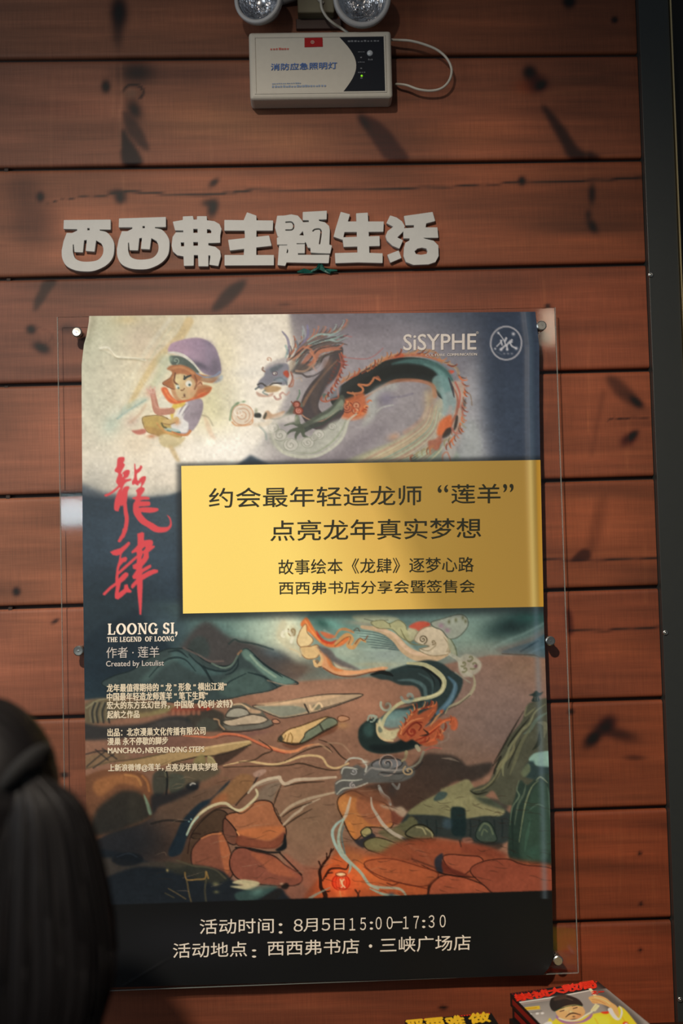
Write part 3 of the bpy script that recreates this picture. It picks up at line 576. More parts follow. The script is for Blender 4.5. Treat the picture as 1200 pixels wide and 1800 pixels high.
    for k in range(16): S(rf.choice(['#8f6a58', '#b9b08e', '#7f8a78', '#a3836c', '#c3b692']), [(758+k*2.2, 716+k*1.4), (748+k*2.6, 746+k*1.6), (716+k*3.4, 772+k*1.8), (672+k*4.4, 796+k*1.6), (640+k*5, 812)], (.8, 1.8, .8), 1, .55)
    S('#7c8a8a', '796,676 804,700 800,728', (4, 9, 3), 3, .7)
    S('#a06a4e', '640,700 665,684 690,671 715,668 740,670 760,678 764,696', (3, 6, 6, 8), 2.5, .8); B('#a48866', 756, 700, 12, 24, 12, .7); S('#b8ab8c', '748,690 752,712 744,734', 6, 5, .4)
    P('#a8a69c', '638,742 646,716 650,694 660,682 680,674 700,676 694,686 676,688 664,700 664,720 650,742 636,752', 4, .8); B('#77707c', 678, 702, 16, 15, 0, .75); S('#b3b0a4', '662,724 672,716 690,712', 3, 2, .6); S('#756e78', '680,699 705,697 725,692', 2.5, 2, .5)
    S('#b3714c', '611,690 622,692 636,689 637,682 630,676 646,677 654,670 658,664 667,668', 2.6, 1, .95); S('#b87a52', '620,690 624,697 620,704 606,708', 2.2, 1, .9); S('#9a5a40', '660,664 664,662 668,668', 2, 1, .8)
    P('#b5633e', '596,706 612,700 636,690 642,700 644,722 634,734 610,738 600,732', 2.5, .9); B('#c97a4a', 632, 726, 12, 9, 0, .6)
    Eo('#b56d50', 610, 716, 10, 9, 0, 1.2, 1, '#6c3526', 1.2); SP('#7c3f2d', 610, 716, 7, 1.6, 1.3, 0); Eo('#c08a68', 626, 713, 6, 6, 0, 1, 1, '#7c3f2d'); Eo('#c08a68', 625, 722, 6, 5.5, 0, 1, 1, '#7c3f2d'); B('#8c3f2c', 626, 713, 2.2); B('#8c3f2c', 624, 722, 2)
    S('#a84f34', '592,676 595,700 598,718 590,732', 3.5, 2, .8); S('#bb8468', '600,734 620,737 636,733', 4, 2, .7)
    # outer mane of the coil
    P('#a9907c', '792,672 806,670 816,676 819,690 812,706 818,716 810,734 812,748 800,762 790,758 796,730 802,706 796,690', 2, .85); S('#8f5c4a', '796,680 804,700 802,726 792,748 794,764', (2, 4, 5, 2), 1.2, .85); S('#3b3a3e', '788,664 794,680 798,698', (2, 4.5, 2), 1.2, .85); S('#a0584a', '800,672 808,692 806,716', 3.2, 1.5, .8)
    P('#c0643c', '772,742 788,730 794,732 792,752 780,766 768,764', 2, .9); P('#35322f', '797,754 801,732 805,732 803,748 799,756', 1, .9); P('#35322f', '776,768 784,754 793,752 791,764 782,770', 1.2, .9); S('#9f6658', '794,752 798,760 808,762 812,754', 3.4, 1, .85)
    P('#9b5f4a', '752,776 764,772 776,764 774,782 768,792 758,788 756,800 754,792', 1.5, .85); P('#4f463e', '810,712 818,700 818,714 812,722', 1.2, .7); S('#7d6a58', '814,690 826,694 829,712', 1.6, 1.2, .7); S('#8c8064', '812,724 815,738 812,746 818,752', 2.4, 1.2, .7); S('#8a7a62', '792,643 804,648 804,660', 3, 1.5, .7)
    P('#a39a92', '780,772 800,764 812,768 804,788 796,806 782,812 776,795', 3, .8); S('#a66a52', '778,812 778,800 786,795 792,812', 1.8, 1.2, .7); P('#9a9c94', '820,740 840,750 846,800 812,812 804,800', 6, .6)
    flames('600,672 625,660 650,650 670,636 690,627 720,622 750,624 775,634 795,646', ['#a8593c', '#b5764e', '#8c4a36', '#a98464'], 22, (6, 12), -1, 1.0, 3)
    flames('806,660 816,684 812,710 812,730 806,752 796,770 780,786', ['#9b5f50', '#a9705a', '#8c6a58', '#c0683f'], 18, (7, 13), -1, .8, 3.4, .8)
    flames('790,770 765,782 740,792 715,806', ['#9b5f4a', '#8f8464', '#a5704e'], 8, (8, 15), -1, .5, 3.2, .75)
    flames('596,700 610,706 630,724 640,716 650,700', ['#c2673c', '#b0502f', '#d08a58'], 12, (5, 10), 1, .6, 2.6, .8)
    # neck
    S('#443d3e', '592,616 588,640 575,662 556,684 545,706 546,726 560,740 578,738 594,722', (22, 26, 27, 30, 34, 30, 22), 1.6)
    S('#8f6a50', '592,634 574,652 556,674 542,694 532,712', (2, 4, 6), 2, .7); S('#9b5440', '596,622 600,640 594,660 584,676 572,690 564,702 572,706 584,702 594,700', (2.5, 3.5, 3), 1.3, .85); S('#b0856a', '528,712 530,728 545,738 566,740 580,732 592,720', (2, 3), 1.2, .8); S('#5a4c46', '582,630 566,664 552,700 556,728', (4, 10, 12, 6), 5, .5); B('#7b5a4a', 575, 640, 9, 12, 20, .6)
    for t in np.linspace(0, 1, 11): B('#74382d', 594-t*26, 634+t*66, 3.4, 2.6, 40, .65)
    P('#8d8b8e', '566,700 572,682 584,670 598,664 597,690 588,699 574,702', 2, .75); P('#466254', '566,694 572,692 578,698 570,700', 1, .7)
    flames('600,622 603,640 594,664 582,684 568,704', ['#9a4a38', '#7a382c', '#b06a4c'], 14, (4, 8), -1, .7, 2.4, .85)
    flames('505,634 520,612 545,596 575,588 600,580', ['#9aa79c', '#7d6a60', '#a9694f', '#5e5450'], 20, (9, 20), -1, 1.5, 2.6, .8)
    for k in range(26):
        x = rf.uniform(512, 585); y = 655-(x-505)*.62+rf.uniform(-16, 14); S(rf.choice(['#3a3030', '#b5775a', '#7d5244', '#8fa098', '#5c4a44']), [(x, y), (x+10, y-9), (x+20, y-10), (x+30, y-15)], (.6, 1.8, .5), .9, .7)
    # fore legs and claws
    P('#5c5f54', '474,736 492,733 506,722 514,709 524,705 532,712 526,722 514,728 500,733 486,738', 1.3, .95); P('#b08a6a', '462,737 466,724 472,722 480,728 500,722 494,732 478,736', 1.3, .8); P('#2d3230', '447,733 448,726 458,727 458,734', .9, .95); B('#8f9078', 450, 722, 3, 5, 0, .8); P('#3a3d36', '462,735 466,725 469,727 466,736', .8, .8)
    P('#4d5348', '600,694 606,706 590,722 565,738 545,748 533,756 524,750 535,743 560,728 580,716', 1.3, .95); P('#858d78', '600,702 604,716 590,728 566,738 550,742 565,732 582,722', 1.5, .8); S('#39403a', '598,722 570,742 548,750 532,758', (3, 7, 8), 1.5, .9)
    for q in ('530,750 515,744 500,748', '528,754 512,757 503,765', '526,756 520,766 520,774', '532,756 534,766 546,770', '524,744 520,734 522,728'): S('#4f5648', q, (8, 5, 2), 1.2, .95)
    P('#6c7260', '517,744 520,730 526,732 526,744', 1, .9); S('#7a7e66', '520,738 522,732', 2, 1, .6)
    Eo('#98503f', 521, 711, 6, 5.5, 0, 1, 1, '#63291f'); Eo('#98503f', 525, 722, 7, 6.5, 0, 1, 1, '#63291f'); SP('#b78070', 521, 711, 4, 1.4, 1, 0); SP('#b78070', 525, 722, 5, 1.5, 1.1, 1); S('#6e4033', '512,706 518,716 516,726 530,728', 1.5, 1, .7); S('#4d6a50', '522,702 526,694 526,686', 1.8, 1, .7)
    # clouds below
    P('#aaa898', '470,748 484,740 496,760 512,772 540,770 565,756 584,742 604,736 612,744 600,770 570,792 535,802 500,798 480,784 472,766', 3, .85)
    for x, y, r in ((511, 782, 13), (541, 778, 11), (560, 764, 10), (552, 770, 6), (492, 765, 12), (480, 752, 9), (584, 750, 7)): Eo('#b9b3a6', x, y, r, r*.85, 0, 1.5, .8, '#8e8e7e', 1.1); SP('#8c8a7c', x, y, r*.7, 1.4, 1.2, x, 1, .7)
    S('#b9b6a2', '477,760 484,780 500,796 528,803 560,800 590,782 604,764 612,740 626,728', (3, 6, 5, 3), 2, .8); S('#8a8f76', '520,795 552,796 582,778 600,756 608,738', (1, 3.5, 2), 1.5, .6); S('#8f9a90', '455,748 466,760 468,772', 4, 2, .6); S('#c6beb0', '460,738 476,750 482,770', 5, 3, .7); P('#dcd2c2', '460,748 492,728 520,732 512,744 490,744 474,760', 3, .6)
    # pearl
    Eo('#d5c4ad', 426, 729, 19, 18, 0, 1.5, 1, '#c79c7c', 1.6); SP('#bb9276', 426, 729, 14, 2.2, 1.3, 0, 1, .7); SP('#e8dccb', 420, 724, 10, 1.5, 1.6, 2, 1, .7); S('#76896a', '404,738 408,718 418,709', 2.6, 1.5, .7); B('#6f8466', 417, 709, 5, 2.6, -20, .8); B('#6f8466', 428, 706, 4, 2.2, -10, .8); S('#c58e64', '408,742 416,748 440,746 444,738', 2.2, 1.3, .7); P('#d8c8b0', '440,745 460,742 478,738 470,748 450,750', 1.5, .7)
    # head
    S('#7a7484', '496,583 505,595 508,612 505,622', (2.5, 5, 4), 1.2, .8); S('#7f9a94', '502,608 505,618 502,628', 4, 2, .6); S('#76708a', '540,572 541,588 534,602 524,614', (3.5, 5, 4), 1.2, .8); S('#9aa0a0', '532,574 536,590 528,600', 3.5, 2, .6); S('#5f6a72', '520,600 524,610 520,622', 4, 1.5, .7)
    for q, cc, w_ in (('515,640 525,616 545,600 570,592 596,576', '#6d5a54', 7), ('520,640 535,612 560,600 585,596 604,588', '#7f9288', 6), ('522,644 540,616 566,606 590,602 610,606', '#5b4f4a', 8), ('525,648 545,625 570,612 592,612 604,604', '#9b6450', 8), ('528,650 548,640 560,620 576,616 600,614', '#a86c52', 8), ('515,632 530,614 548,606', '#a5664e', 8), ('534,652 556,644 566,628 585,622', '#57504a', 8), ('540,600 560,588 584,588 600,578', '#8fa39a', 3.5), ('556,604 575,596 592,600 612,592', '#8b9a92', 3.5), ('505,632 520,628 534,622', '#b0836a', 6)): S(cc, q, (w_*.6, w_, w_*.8, 1.2), 1.4, .9)
    for q in ('520,636 536,618 556,606 580,600', '528,648 545,632 560,614 590,608', '536,652 558,646 570,626 590,618', '508,634 522,622 540,606', '545,606 566,598 590,592'): S('#3b3232', q, (.8, 2, .8), .8, .8)
    S('#b87a5c', '545,618 554,632 550,644 556,652', 3.4, 1.2, .8); S('#b57556', '534,610 546,614 552,626', 2.6, 1, .7); P('#4c4846', '510,650 520,640 536,640 546,648 532,656 516,656', 2, .85); P('#a39480', '505,648 512,632 520,638 512,652', 2, .8)
    P('#77757c', '452,678 456,668 464,660 466,650 476,642 492,638 506,640 508,656 506,668 503,676 494,677 482,672 468,680 458,684', 1.4, .95); P('#555c60', '474,648 488,640 498,642 490,650 478,656', 1.5, .8); P('#98908e', '462,652 470,640 488,632 502,628 508,636 494,640 476,646', 2, .7); Eo('#c7c1b4', 483, 656.5, 4.2, 3, 0, .9, 1, '#55404a', 1); B('#40383c', 484, 657, 1.4); S('#5f666a', '482,668 492,664 502,670 504,676', 3, 1.5, .8); B('#8ba0a4', 494, 668, 9, 4, 0, .5)
    P('#a5452f', '498,654 504,651 508,657 506,664 499,659', 1, .95); S('#8a5240', '511,654 514,664 511,674 508,678', 3, 1.2, .8); S('#a06a54', '516,668 514,678 508,680', 2, 1, .7); S('#3e3c3c', '453,676 460,674 470,680 480,674 494,674', 1.8, 1, .85); S('#404a4c', '449,684 455,680', 3.4, 1.2, .7)
    P('#a98a64', '464,682 474,678 488,679 494,682 488,688 474,690 466,688', 1.2, .95); P('#b28f7c', '450,688 458,692 470,694 480,690 478,696 464,698 453,696', 1.2, .85); S('#ad8478', '482,697 486,702 493,700 492,694 496,690', 2.4, 1.2, .8); S('#b08a7c', '497,690 503,694 508,689', 2, 1.2, .7); S('#6d7a74', '466,686 462,690 470,694', 2, 1, .7); SP('#b08870', 472, 632, 5, 1.1, 1.3, 0, 1, .8); S('#7d5f50', '462,646 461,650 465,653', 2, 1, .8)
    S('#4b4444', '520,656 530,657 538,662 548,661 560,656 570,648', (1.5, 2.4, 1.2), .8, .85); P('#a59a98', '546,652 556,642 564,637 566,644 556,656 548,660', 2, .75); S('#a0806a', '520,652 536,652 552,640', 2.6, 1.2, .8); S('#a89078', '520,666 528,664 530,670', 1.5, 1, .5)
    for q in ('604,628 640,631 658,625 673,612', '604,590 618,592', '596,636 612,642'): S('#a0605c', q, 1.4, 1.1, .6)
    # ---------------- dark left column and lower sky
    P('#36434d', '130,880 140,871 190,877 240,879 290,873 340,858 400,830 440,800 480,820 480,1100 130,1100', 3, 1, False)
    B('#3f4d56', 250, 960, 90, 80, 0, .6); B('#2d3841', 170, 1040, 60, 50, 0, .6); B('#4a575c', 290, 900, 30, 40, 0, .5); B('#2f3b43', 160, 900, 30, 60, 0, .5)
    P('#5d7069', '300,1060 990,1050 990,1260 130,1260 130,1060', 8, 1, False)
    B('#2c383e', 190, 1120, 150, 120, 0, 1, 5); B('#6d8378', 440, 1100, 70, 40, 0, .8); B('#95a694', 480, 1118, 46, 46, 0, .8); B('#e6dcb8', 508, 1110, 44, 44, 0, 1); B('#a9b7a2', 455, 1105, 40, 26, 0, .6); B('#5e8f84', 590, 1100, 60, 30, 10, .7); B('#b5ab92', 520, 1150, 40, 20, 0, .7)
    B('#56746f', 372, 1108, 40, 18, 20, .6); B('#8b9c8a', 830, 1130, 70, 50, 0, .85); B('#3d5a52', 900, 1100, 60, 20, -20, .8); B('#1f2a2a', 905, 1098, 60, 22, -15, .85); B('#2c4a44', 935, 1085, 40, 14, 0, .8)
    P('#232f36', '130,1150 170,1105 215,1085 236,1070 250,1076 262,1100 300,1140 330,1210 130,1230', 4, .75); B('#46565c', 290, 1090, 40, 20, 20, .6)
    P('#453f3d', '362,1092 400,1118 420,1124 446,1130 470,1140 500,1150 520,1165 540,1176 500,1200 330,1200 310,1160 330,1120', 5, .9); P('#384340', '340,1122 352,1118 364,1126 368,1150 350,1160 330,1140', 3, .7); S('#2b3634', '402,1132 412,1124 422,1128 448,1132 480,1142', 2, 1.4, .7); B('#57666a', 480, 1148, 24, 10, 15, .6); B('#6d5a4c', 530, 1175, 40, 14, 0, .7)
    P('#5c5550', '870,1142 900,1132 930,1120 960,1104 962,1128 930,1138 895,1148', 4, .7); P('#3a5058', '880,1147 905,1137 935,1128 962,1115 965,1162 950,1160 940,1152 912,1152', 2, .85)
    S('#24363e', '915,1145 930,1136 945,1127', 2, 1, .7); S('#55707a', '930,1148 948,1140 960,1136', 4, 3, .5); S('#2b2f2c', '882,1149 912,1151 940,1152 952,1160', 1.4, .9, .8); S('#72867c', '860,1142 890,1126 925,1112 955,1096', 4, 4, .5)
    # brown plain
    P('#82604d', '130,1232 250,1222 330,1226 400,1222 440,1212 500,1200 580,1194 660,1190 760,1172 860,1152 915,1152 990,1160 990,1600 130,1600', 2, 1, False)
    B('#a37a62', 560, 1215, 130, 28, 0, .75); B('#7d665a', 850, 1230, 120, 90, 0, .9, 4); B('#6c5c55', 900, 1290, 110, 70, 0, .7); B('#7b6350', 920, 1175, 50, 30, 0, .6); B('#66594e', 800, 1330, 60, 40, 0, .4); B('#a8785e', 640, 1240, 60, 40, 0, .6); B('#7c5a47', 500, 1380, 150, 60, 0, .7); B('#5c4636', 330, 1420, 110, 80, 0, .8); B('#3b3029', 260, 1490, 110, 60, 0, .9); B('#7a624c', 540, 1440, 90, 90, 0, .7); B('#26282a', 190, 1470, 100, 70, 0, .9, 4); B('#5f4a40', 260, 1310, 60, 20, 0, .7); B('#84604c', 700, 1230, 60, 50, 0, .4)
    # teal mountains
    P('#3c4745', '180,1204 200,1188 232,1178 262,1156 290,1142 305,1140 322,1140 336,1143 352,1156 370,1166 396,1171 412,1163 420,1150 432,1140 446,1150 462,1166 488,1182 512,1194 524,1202 498,1204 474,1214 434,1221 396,1229 330,1236 240,1226', 1.5, 1, ln='#1d2829', lw=1.2)
    P('#6f8778', '424,1146 433,1141 446,1152 462,1168 488,1184 518,1198 500,1204 478,1196 456,1180 440,1164 430,1158', 2, .75); P('#55695f', '405,1185 432,1176 460,1190 474,1212 434,1220 402,1226 380,1210', 3, .5); P('#4c6461', '300,1146 322,1145 340,1160 366,1176 400,1182 360,1188 330,1176 306,1160', 3, .6); P('#5a7068', '246,1196 276,1166 306,1152 316,1158 290,1170 262,1196', 4, .5)
    for q in ('332,1150 346,1164 362,1174 388,1180 406,1176 418,1160', '358,1170 372,1196 386,1212 404,1198 432,1184', '350,1166 364,1184 374,1206', '418,1158 418,1170 408,1182 396,1186', '436,1182 464,1190 488,1208', '446,1152 470,1172 496,1190', '296,1146 314,1144 330,1156', '262,1190 286,1164 306,1156 326,1160 344,1180'): S('#202c2d', q, (1, 2.2, .8), 1, .8)
    S('#7f8f7c', '372,1166 392,1174 408,1168 420,1148', 3, 1.5, .6); S('#96a48c', '440,1152 456,1170 484,1190', 2.6, 1.5, .6); S('#a5714f', '418,1150 424,1144', 2.4, 1.2, .6); S('#6f5d56', '322,1139 350,1152 368,1162 392,1162', 2.4, 1.5, .6); S('#c79a7c', '470,1196 500,1204 520,1202', 1.5, 1.2, .4)
    # slabs of rock
    P('#a98f72', '444,1241 470,1238 510,1231 560,1222 596,1220 638,1221 604,1236 568,1248 545,1254 500,1262 484,1259 462,1250', 1, 1, ln='#3a322c', lw=1.3); P('#7b7c6c', '448,1242 480,1241 520,1241 540,1250 500,1260 484,1257 466,1249', 1.5, .9); P('#cba781', '450,1238 500,1232 560,1223 600,1222 560,1232 520,1236 480,1240', 1.5, .8); P('#6f6a56', '550,1240 562,1238 562,1246 552,1248', 1, .9); S('#2d2926', '535,1238 542,1252', 3, 1, .8); S('#e1bf94', '544,1240 548,1248 560,1236 566,1242', 2.5, 1, .7); S('#4a4038', '565,1246 600,1236 630,1226', 2, 1.2, .6)
    P('#5d584c', '395,1262 402,1246 412,1238 430,1236 444,1243 460,1249 470,1262 480,1270 464,1280 420,1284 392,1280 386,1270', 1.2, 1); P('#98907e', '397,1260 404,1248 418,1244 434,1248 437,1257 420,1261', 1, .95, ln='#35302b'); P('#ae9a80', '390,1268 410,1264 432,1258 446,1256 464,1260 470,1266 456,1272 430,1274 404,1276', 1, 1, ln='#3a342e'); P('#b08f70', '430,1240 444,1246 458,1250 456,1254 440,1253 434,1246', 1, .9); S('#cfae86', '408,1239 424,1238 438,1246', 2, 1, .7)
    P('#6b665a', '392,1276 430,1276 458,1273 474,1266 478,1271 462,1279 424,1284 396,1283', 1, .9); S('#2d2825', '392,1286 424,1286 462,1281 480,1274', 1.6, 1, .8); P('#a5765c', '478,1266 485,1264 492,1269 488,1272 480,1271', .9, 1, ln='#3a2a24', lw=1); B('#6a4a48', 440, 1290, 40, 5, -8, .5)
    P('#373732', '330,1256 350,1244 372,1246 394,1256 392,1276 398,1284 370,1286 340,1280 326,1268', 2, .85); P('#4c4f44', '344,1276 360,1262 378,1268 382,1280 360,1286', 2, .6); S('#a68464', '376,1264 384,1266 386,1274 394,1282', 2, 1, .8)
    P('#2a2e2f', '140,1270 180,1276 250,1272 300,1258 330,1262 330,1290 240,1296 140,1300', 3, .85); P('#565340', '148,1240 170,1228 200,1230 250,1232 300,1240 296,1252 250,1254 210,1262 180,1270 150,1270', 3, .75); S('#8a8466', '152,1244 176,1230 210,1230', 2, 1.5, .6); P('#80764f', '225,1252 260,1252 300,1240 310,1246 270,1258 232,1262', 2, .7)
    for x in (158, 166, 176, 186): S('#7d7860', [(x+6, 1234), (x, 1250), (x+2, 1268)], 2, 1.5, .45); S('#20262a', [(x+9, 1236), (x+4, 1252), (x+6, 1270)], 2, 1.5, .6)
    P('#7a3a2e', '300,1246 320,1240 344,1243 368,1243 370,1248 330,1252 304,1252', 2, .7); P('#6c4436', '296,1250 340,1250 352,1254 330,1256 300,1258', 2, .6); S('#b0402c', '352,1243 368,1245 364,1248', 2, 1, .7)
    for x in range(302, 352, 9): P('#93614c', f'{x},1250 {x+4},1248 {x+5},1256 {x},1257', 1, .7)
    P('#4c4640', '268,1272 300,1266 330,1268 338,1278 300,1282 260,1280', 2, .6); P('#6d4f45', '290,1294 340,1298 372,1300 330,1310 296,1312 280,1304', 4, .6)
    S('#b9694a', '322,1293 350,1295 374,1296 388,1291 402,1290 428,1294 446,1302 470,1313 494,1321 510,1322', (2, 4, 4, 5), 1, .95); S('#c88258', '470,1311 500,1320 520,1320 536,1312 560,1308', (3, 5, 3), 1.2, .85); S('#5d3428', '380,1298 404,1293 430,1298 470,1316 500,1325', 1, .8, .6)
    P('#c3a06e', '488,1302 497,1290 508,1282 528,1276 560,1264 574,1260 580,1264 560,1275 540,1286 534,1300 526,1306 508,1306 494,1304', 1, 1, ln='#4a3522'); P('#6f745f', '538,1287 556,1276 576,1262 590,1265 591,1274 566,1286 536,1306 527,1306 534,1296', 1, 1, ln='#33332a'); S('#39382e', '562,1274 568,1285', 2, 1, .8); P('#6b4634', '498,1306 530,1308 562,1290 592,1274 588,1286 560,1298 520,1316 500,1312', 1.5, .85); S('#33281e', '490,1300 500,1305 526,1308 566,1288 592,1274', 1.8, 1, .8)
    for q in ('504,1304 508,1290', '512,1306 514,1296 510,1288', '498,1302 502,1292'): S('#7a5d34', q, 1.4, 1, .8)
    P('#39362d', '488,1298 494,1292 498,1300 492,1304', 1, .9); P('#a67a5c', '593,1262 600,1258 610,1260 614,1264 604,1268 596,1268', .9, 1, ln='#4f3022', lw=1); B('#b98d55', 602, 1275, 12, 7, 0, .4)
    # long finger ridges at the left
    P('#8b7250', '200,1344 240,1334 300,1322 350,1316 400,1307 436,1302 442,1306 434,1312 404,1321 380,1328 340,1332 300,1343 250,1350 208,1350', 1.5, 1, c2='#a58a60', ang=0); S('#c4a87a', '340,1318 400,1308 438,1303', 2.4, 1.2, .7); S('#3a3228', '302,1341 345,1331 382,1328 408,1321 440,1309', 1.8, 1, .8); S('#4e4332', '148,1352 190,1340 240,1334 290,1324', 1.8, 1.2, .7); P('#726248', '150,1330 190,1322 232,1330 196,1340 150,1350', 3, .6); P('#3a2f28', '380,1326 408,1320 436,1312 410,1332 386,1346 376,1338', 1.5, .85)
    P('#7a6f4a', '342,1334 356,1326 362,1340 352,1348 340,1344', 1.2, .9); P('#8a7d58', '364,1330 372,1330 380,1346 366,1346', 1, .9); S('#a09266', '366,1330 374,1334 380,1344', 1.6, 1, .8); P('#4b4a3c', '300,1346 340,1342 380,1348 384,1360 340,1380 310,1392 290,1380', 3, .7)
    for q in ('152,1348 168,1334 186,1320', '164,1350 184,1336 200,1326', '150,1326 176,1320 196,1322', '168,1318 190,1336', '180,1316 205,1334'): S('#2e2c2a', q, 1.8, 1.2, .6)
    # dome at far left
    P('#6a4833', '140,1380 160,1360 190,1352 224,1354 250,1360 262,1372 268,1396 268,1430 250,1446 200,1462 140,1480', 2, .95); P('#94643f', '168,1372 200,1362 232,1361 248,1372 246,1386 232,1380 210,1378 190,1392 176,1400 164,1390', 3, .75); S('#a9784a', '220,1362 240,1366 248,1380', 4, 2, .7); S('#9a6840', '250,1364 258,1374 262,1390', 4, 2, .7); P('#2b2b27', '160,1466 170,1424 192,1404 214,1390 240,1392 252,1400 262,1420 264,1436 236,1448 206,1462', 4, .9); P('#3b372e', '226,1446 228,1400 244,1396 252,1440', 4, .6)
    P('#72836a', '252,1396 258,1404 264,1418 267,1430 262,1432 258,1420', 1, .9); P('#3c3d35', '270,1360 286,1352 296,1362 294,1386 284,1398 272,1398 268,1380', 2, .9); P('#45473c', '298,1362 312,1360 324,1366 322,1386 310,1394 298,1392', 2, .9); S('#1c1e1e', '292,1356 294,1376 292,1396', 2.4, 1, .8); S('#6f6a52', '290,1358 292,1366', 2, 1, .6); P('#232527', '266,1398 300,1394 330,1382 350,1372 344,1390 310,1408 280,1418 268,1432', 3, .85); B('#8b857a', 338, 1379, 5, 3); P('#1f2224', '326,1382 334,1376 348,1380 346,1388 332,1388', 1.5, .8); S('#a9a294', '334,1380 338,1377 343,1378', 1.6, .9, .9)
    # plain cracks, stream channel and stones
    P('#5a493c', '272,1440 290,1416 330,1396 362,1386 392,1380 380,1410 350,1440 320,1446', 3, .6); P('#1e2b33', '398,1376 404,1374 384,1402 366,1414 350,1426 336,1450 326,1480 318,1500 300,1506 296,1496 308,1470 322,1440 350,1412 372,1402', 1.5, .9)
    S('#242220', '266,1448 292,1442 322,1444', 2.4, 1.4, .7); P('#413327', '336,1470 352,1446 380,1424 400,1432 396,1458 372,1464 352,1474', 1.5, .75, ln='#241d19'); P('#4a382a', '320,1500 334,1480 350,1470 356,1480 346,1500 336,1520 318,1520', 2, .7)
    P('#83603f', '370,1410 400,1380 420,1362 440,1362 446,1372 440,1390 430,1396 410,1414 396,1410', 2, .75); P('#a35c3c', '368,1412 384,1396 400,1396 396,1410 380,1416', 4, .4); S('#2e2620', '438,1390 424,1404 414,1416', 1.6, 1, .7); S('#2b2623', '456,1360 448,1374 444,1384', 3, 1.2, .8); P('#a08270', '446,1358 462,1352 468,1356 454,1366 446,1364', 1, .8)
    P('#84705c', '456,1394 480,1374 498,1372 486,1392 478,1408 456,1408', 2, .6); P('#6d6254', '452,1392 466,1380 480,1376 494,1376 484,1394 476,1410 454,1406', 2, .5)
    P('#935f42', '396,1438 404,1430 420,1426 452,1408 476,1410 484,1428 494,1446 502,1456 500,1474 480,1490 440,1488 416,1484 416,1462', 1.2, 1, ln='#2b1f1a', lw=1.5); P('#a9653e', '418,1460 460,1454 500,1454 476,1476 440,1472 420,1468', 2, .8); P('#6a4536', '393,1440 402,1444 416,1464 414,1484 400,1480 392,1464', 1.2, .95, ln='#241a17'); P('#744332', '418,1468 446,1474 476,1478 500,1462 494,1484 480,1492 440,1490 416,1484', 1.5, .9); S('#c88a5a', '416,1462 420,1468', 1.6, 1, .8)
    P('#141a1d', '496,1484 500,1464 504,1488 494,1496 484,1494', 1, .9); S('#17191a', '414,1490 440,1492 470,1498 492,1498', (3, 4, 3), 1, .85); S('#2b1d18', '330,1500 336,1468 352,1466', 1.5, 1, .6)
    P('#7a4c3a', '336,1498 350,1476 366,1466 388,1464 396,1474 404,1494 410,1520 404,1544 372,1544 342,1530', 1.5, 1, ln='#2a1f1b'); P('#a0603f', '384,1466 390,1464 402,1490 406,1516 398,1540 392,1520 386,1490', 1.5, .75); S('#b9784c', '354,1474 370,1467 388,1465', 1.8, 1.2, .7)
    P('#7b4a3a', '404,1510 412,1494 428,1490 446,1496 480,1504 500,1520 530,1540 520,1556 470,1556 424,1548 406,1530', 1.2, 1, ln='#261b18', lw=1.5); P('#9a5a3e', '440,1498 486,1510 504,1524 524,1542 480,1536 462,1520', 2, .7); P('#8f5340', '500,1500 530,1520 560,1530 540,1560 524,1550 506,1526', 3, .5); S('#2a1e1a', '492,1500 512,1520 530,1538', 1.8, 1, .8); P('#805040', '440,1560 520,1556 540,1564 530,1590 470,1592', 4, .6)
    # pale winding streams over the plain
    for q, w_, cc in (('328,1466 338,1446 352,1430 374,1416 396,1412 410,1422 424,1424 440,1412 452,1398 450,1388', (2, 5, 5, 5, 4), '#bcae88'), ('436,1394 448,1380 470,1370 492,1366', (3, 6, 5), '#b8a78c'), ('452,1382 474,1374 488,1370', (2, 3), '#8b7a66'), ('490,1366 500,1378 520,1371 552,1369 590,1366', (6, 6, 4), '#b5a086'), ('492,1434 510,1418 536,1406 566,1398 592,1392', (3, 6, 5, 3), '#a38e74'), ('498,1450 514,1434 528,1424 536,1416 562,1404', (3, 5, 4, 2), '#a8937a'), ('392,1346 410,1342 432,1338 456,1341 480,1344 506,1338 528,1330 548,1328 566,1332 576,1346 592,1350 612,1342', (1, 4, 4, 4, 3), '#c3a577'), ('390,1367 402,1368', 1, '#6b5540')): S(cc, q, w_, 1.3, .9)
    for q in ('392,1349 440,1347 500,1346 528,1342 560,1350 584,1354 606,1352', '328,1474 346,1448 376,1424 400,1420 424,1430 446,1414', '500,1382 530,1376 570,1374', '498,1454 520,1438 548,1422', '496,1436 516,1422 548,1410', '455,1300 478,1318 462,1326 446,1336 420,1340', '560,1300 580,1308 600,1330 614,1338', '500,1338 540,1318 570,1312 584,1322', '494,1380 486,1400 480,1418', '484,1420 494,1442'): S('#33281f', q, (.8, 1.8, .8), .9, .75)
    S('#a58566', '540,1314 560,1308 574,1316 582,1322', (2, 4, 2), 1.5, .7); S('#9a7c62', '576,1306 600,1308 616,1324', 3, 2, .6); B('#9ac0b4', 336, 1440, 1.6); B('#9ac0b4', 332, 1444, 1.3); S('#a8c0a8', '328,1468 338,1448 348,1436', 2, 1, .7)
    # ---------------- the tail and lower body of the dragon
    P('#57756c', '545,1078 660,1078 700,1092 712,1118 730,1142 760,1160 738,1168 700,1176 660,1178 630,1178 600,1166 576,1140 556,1116', 2.5, .95, c2='#a3a894', ang=1.2)
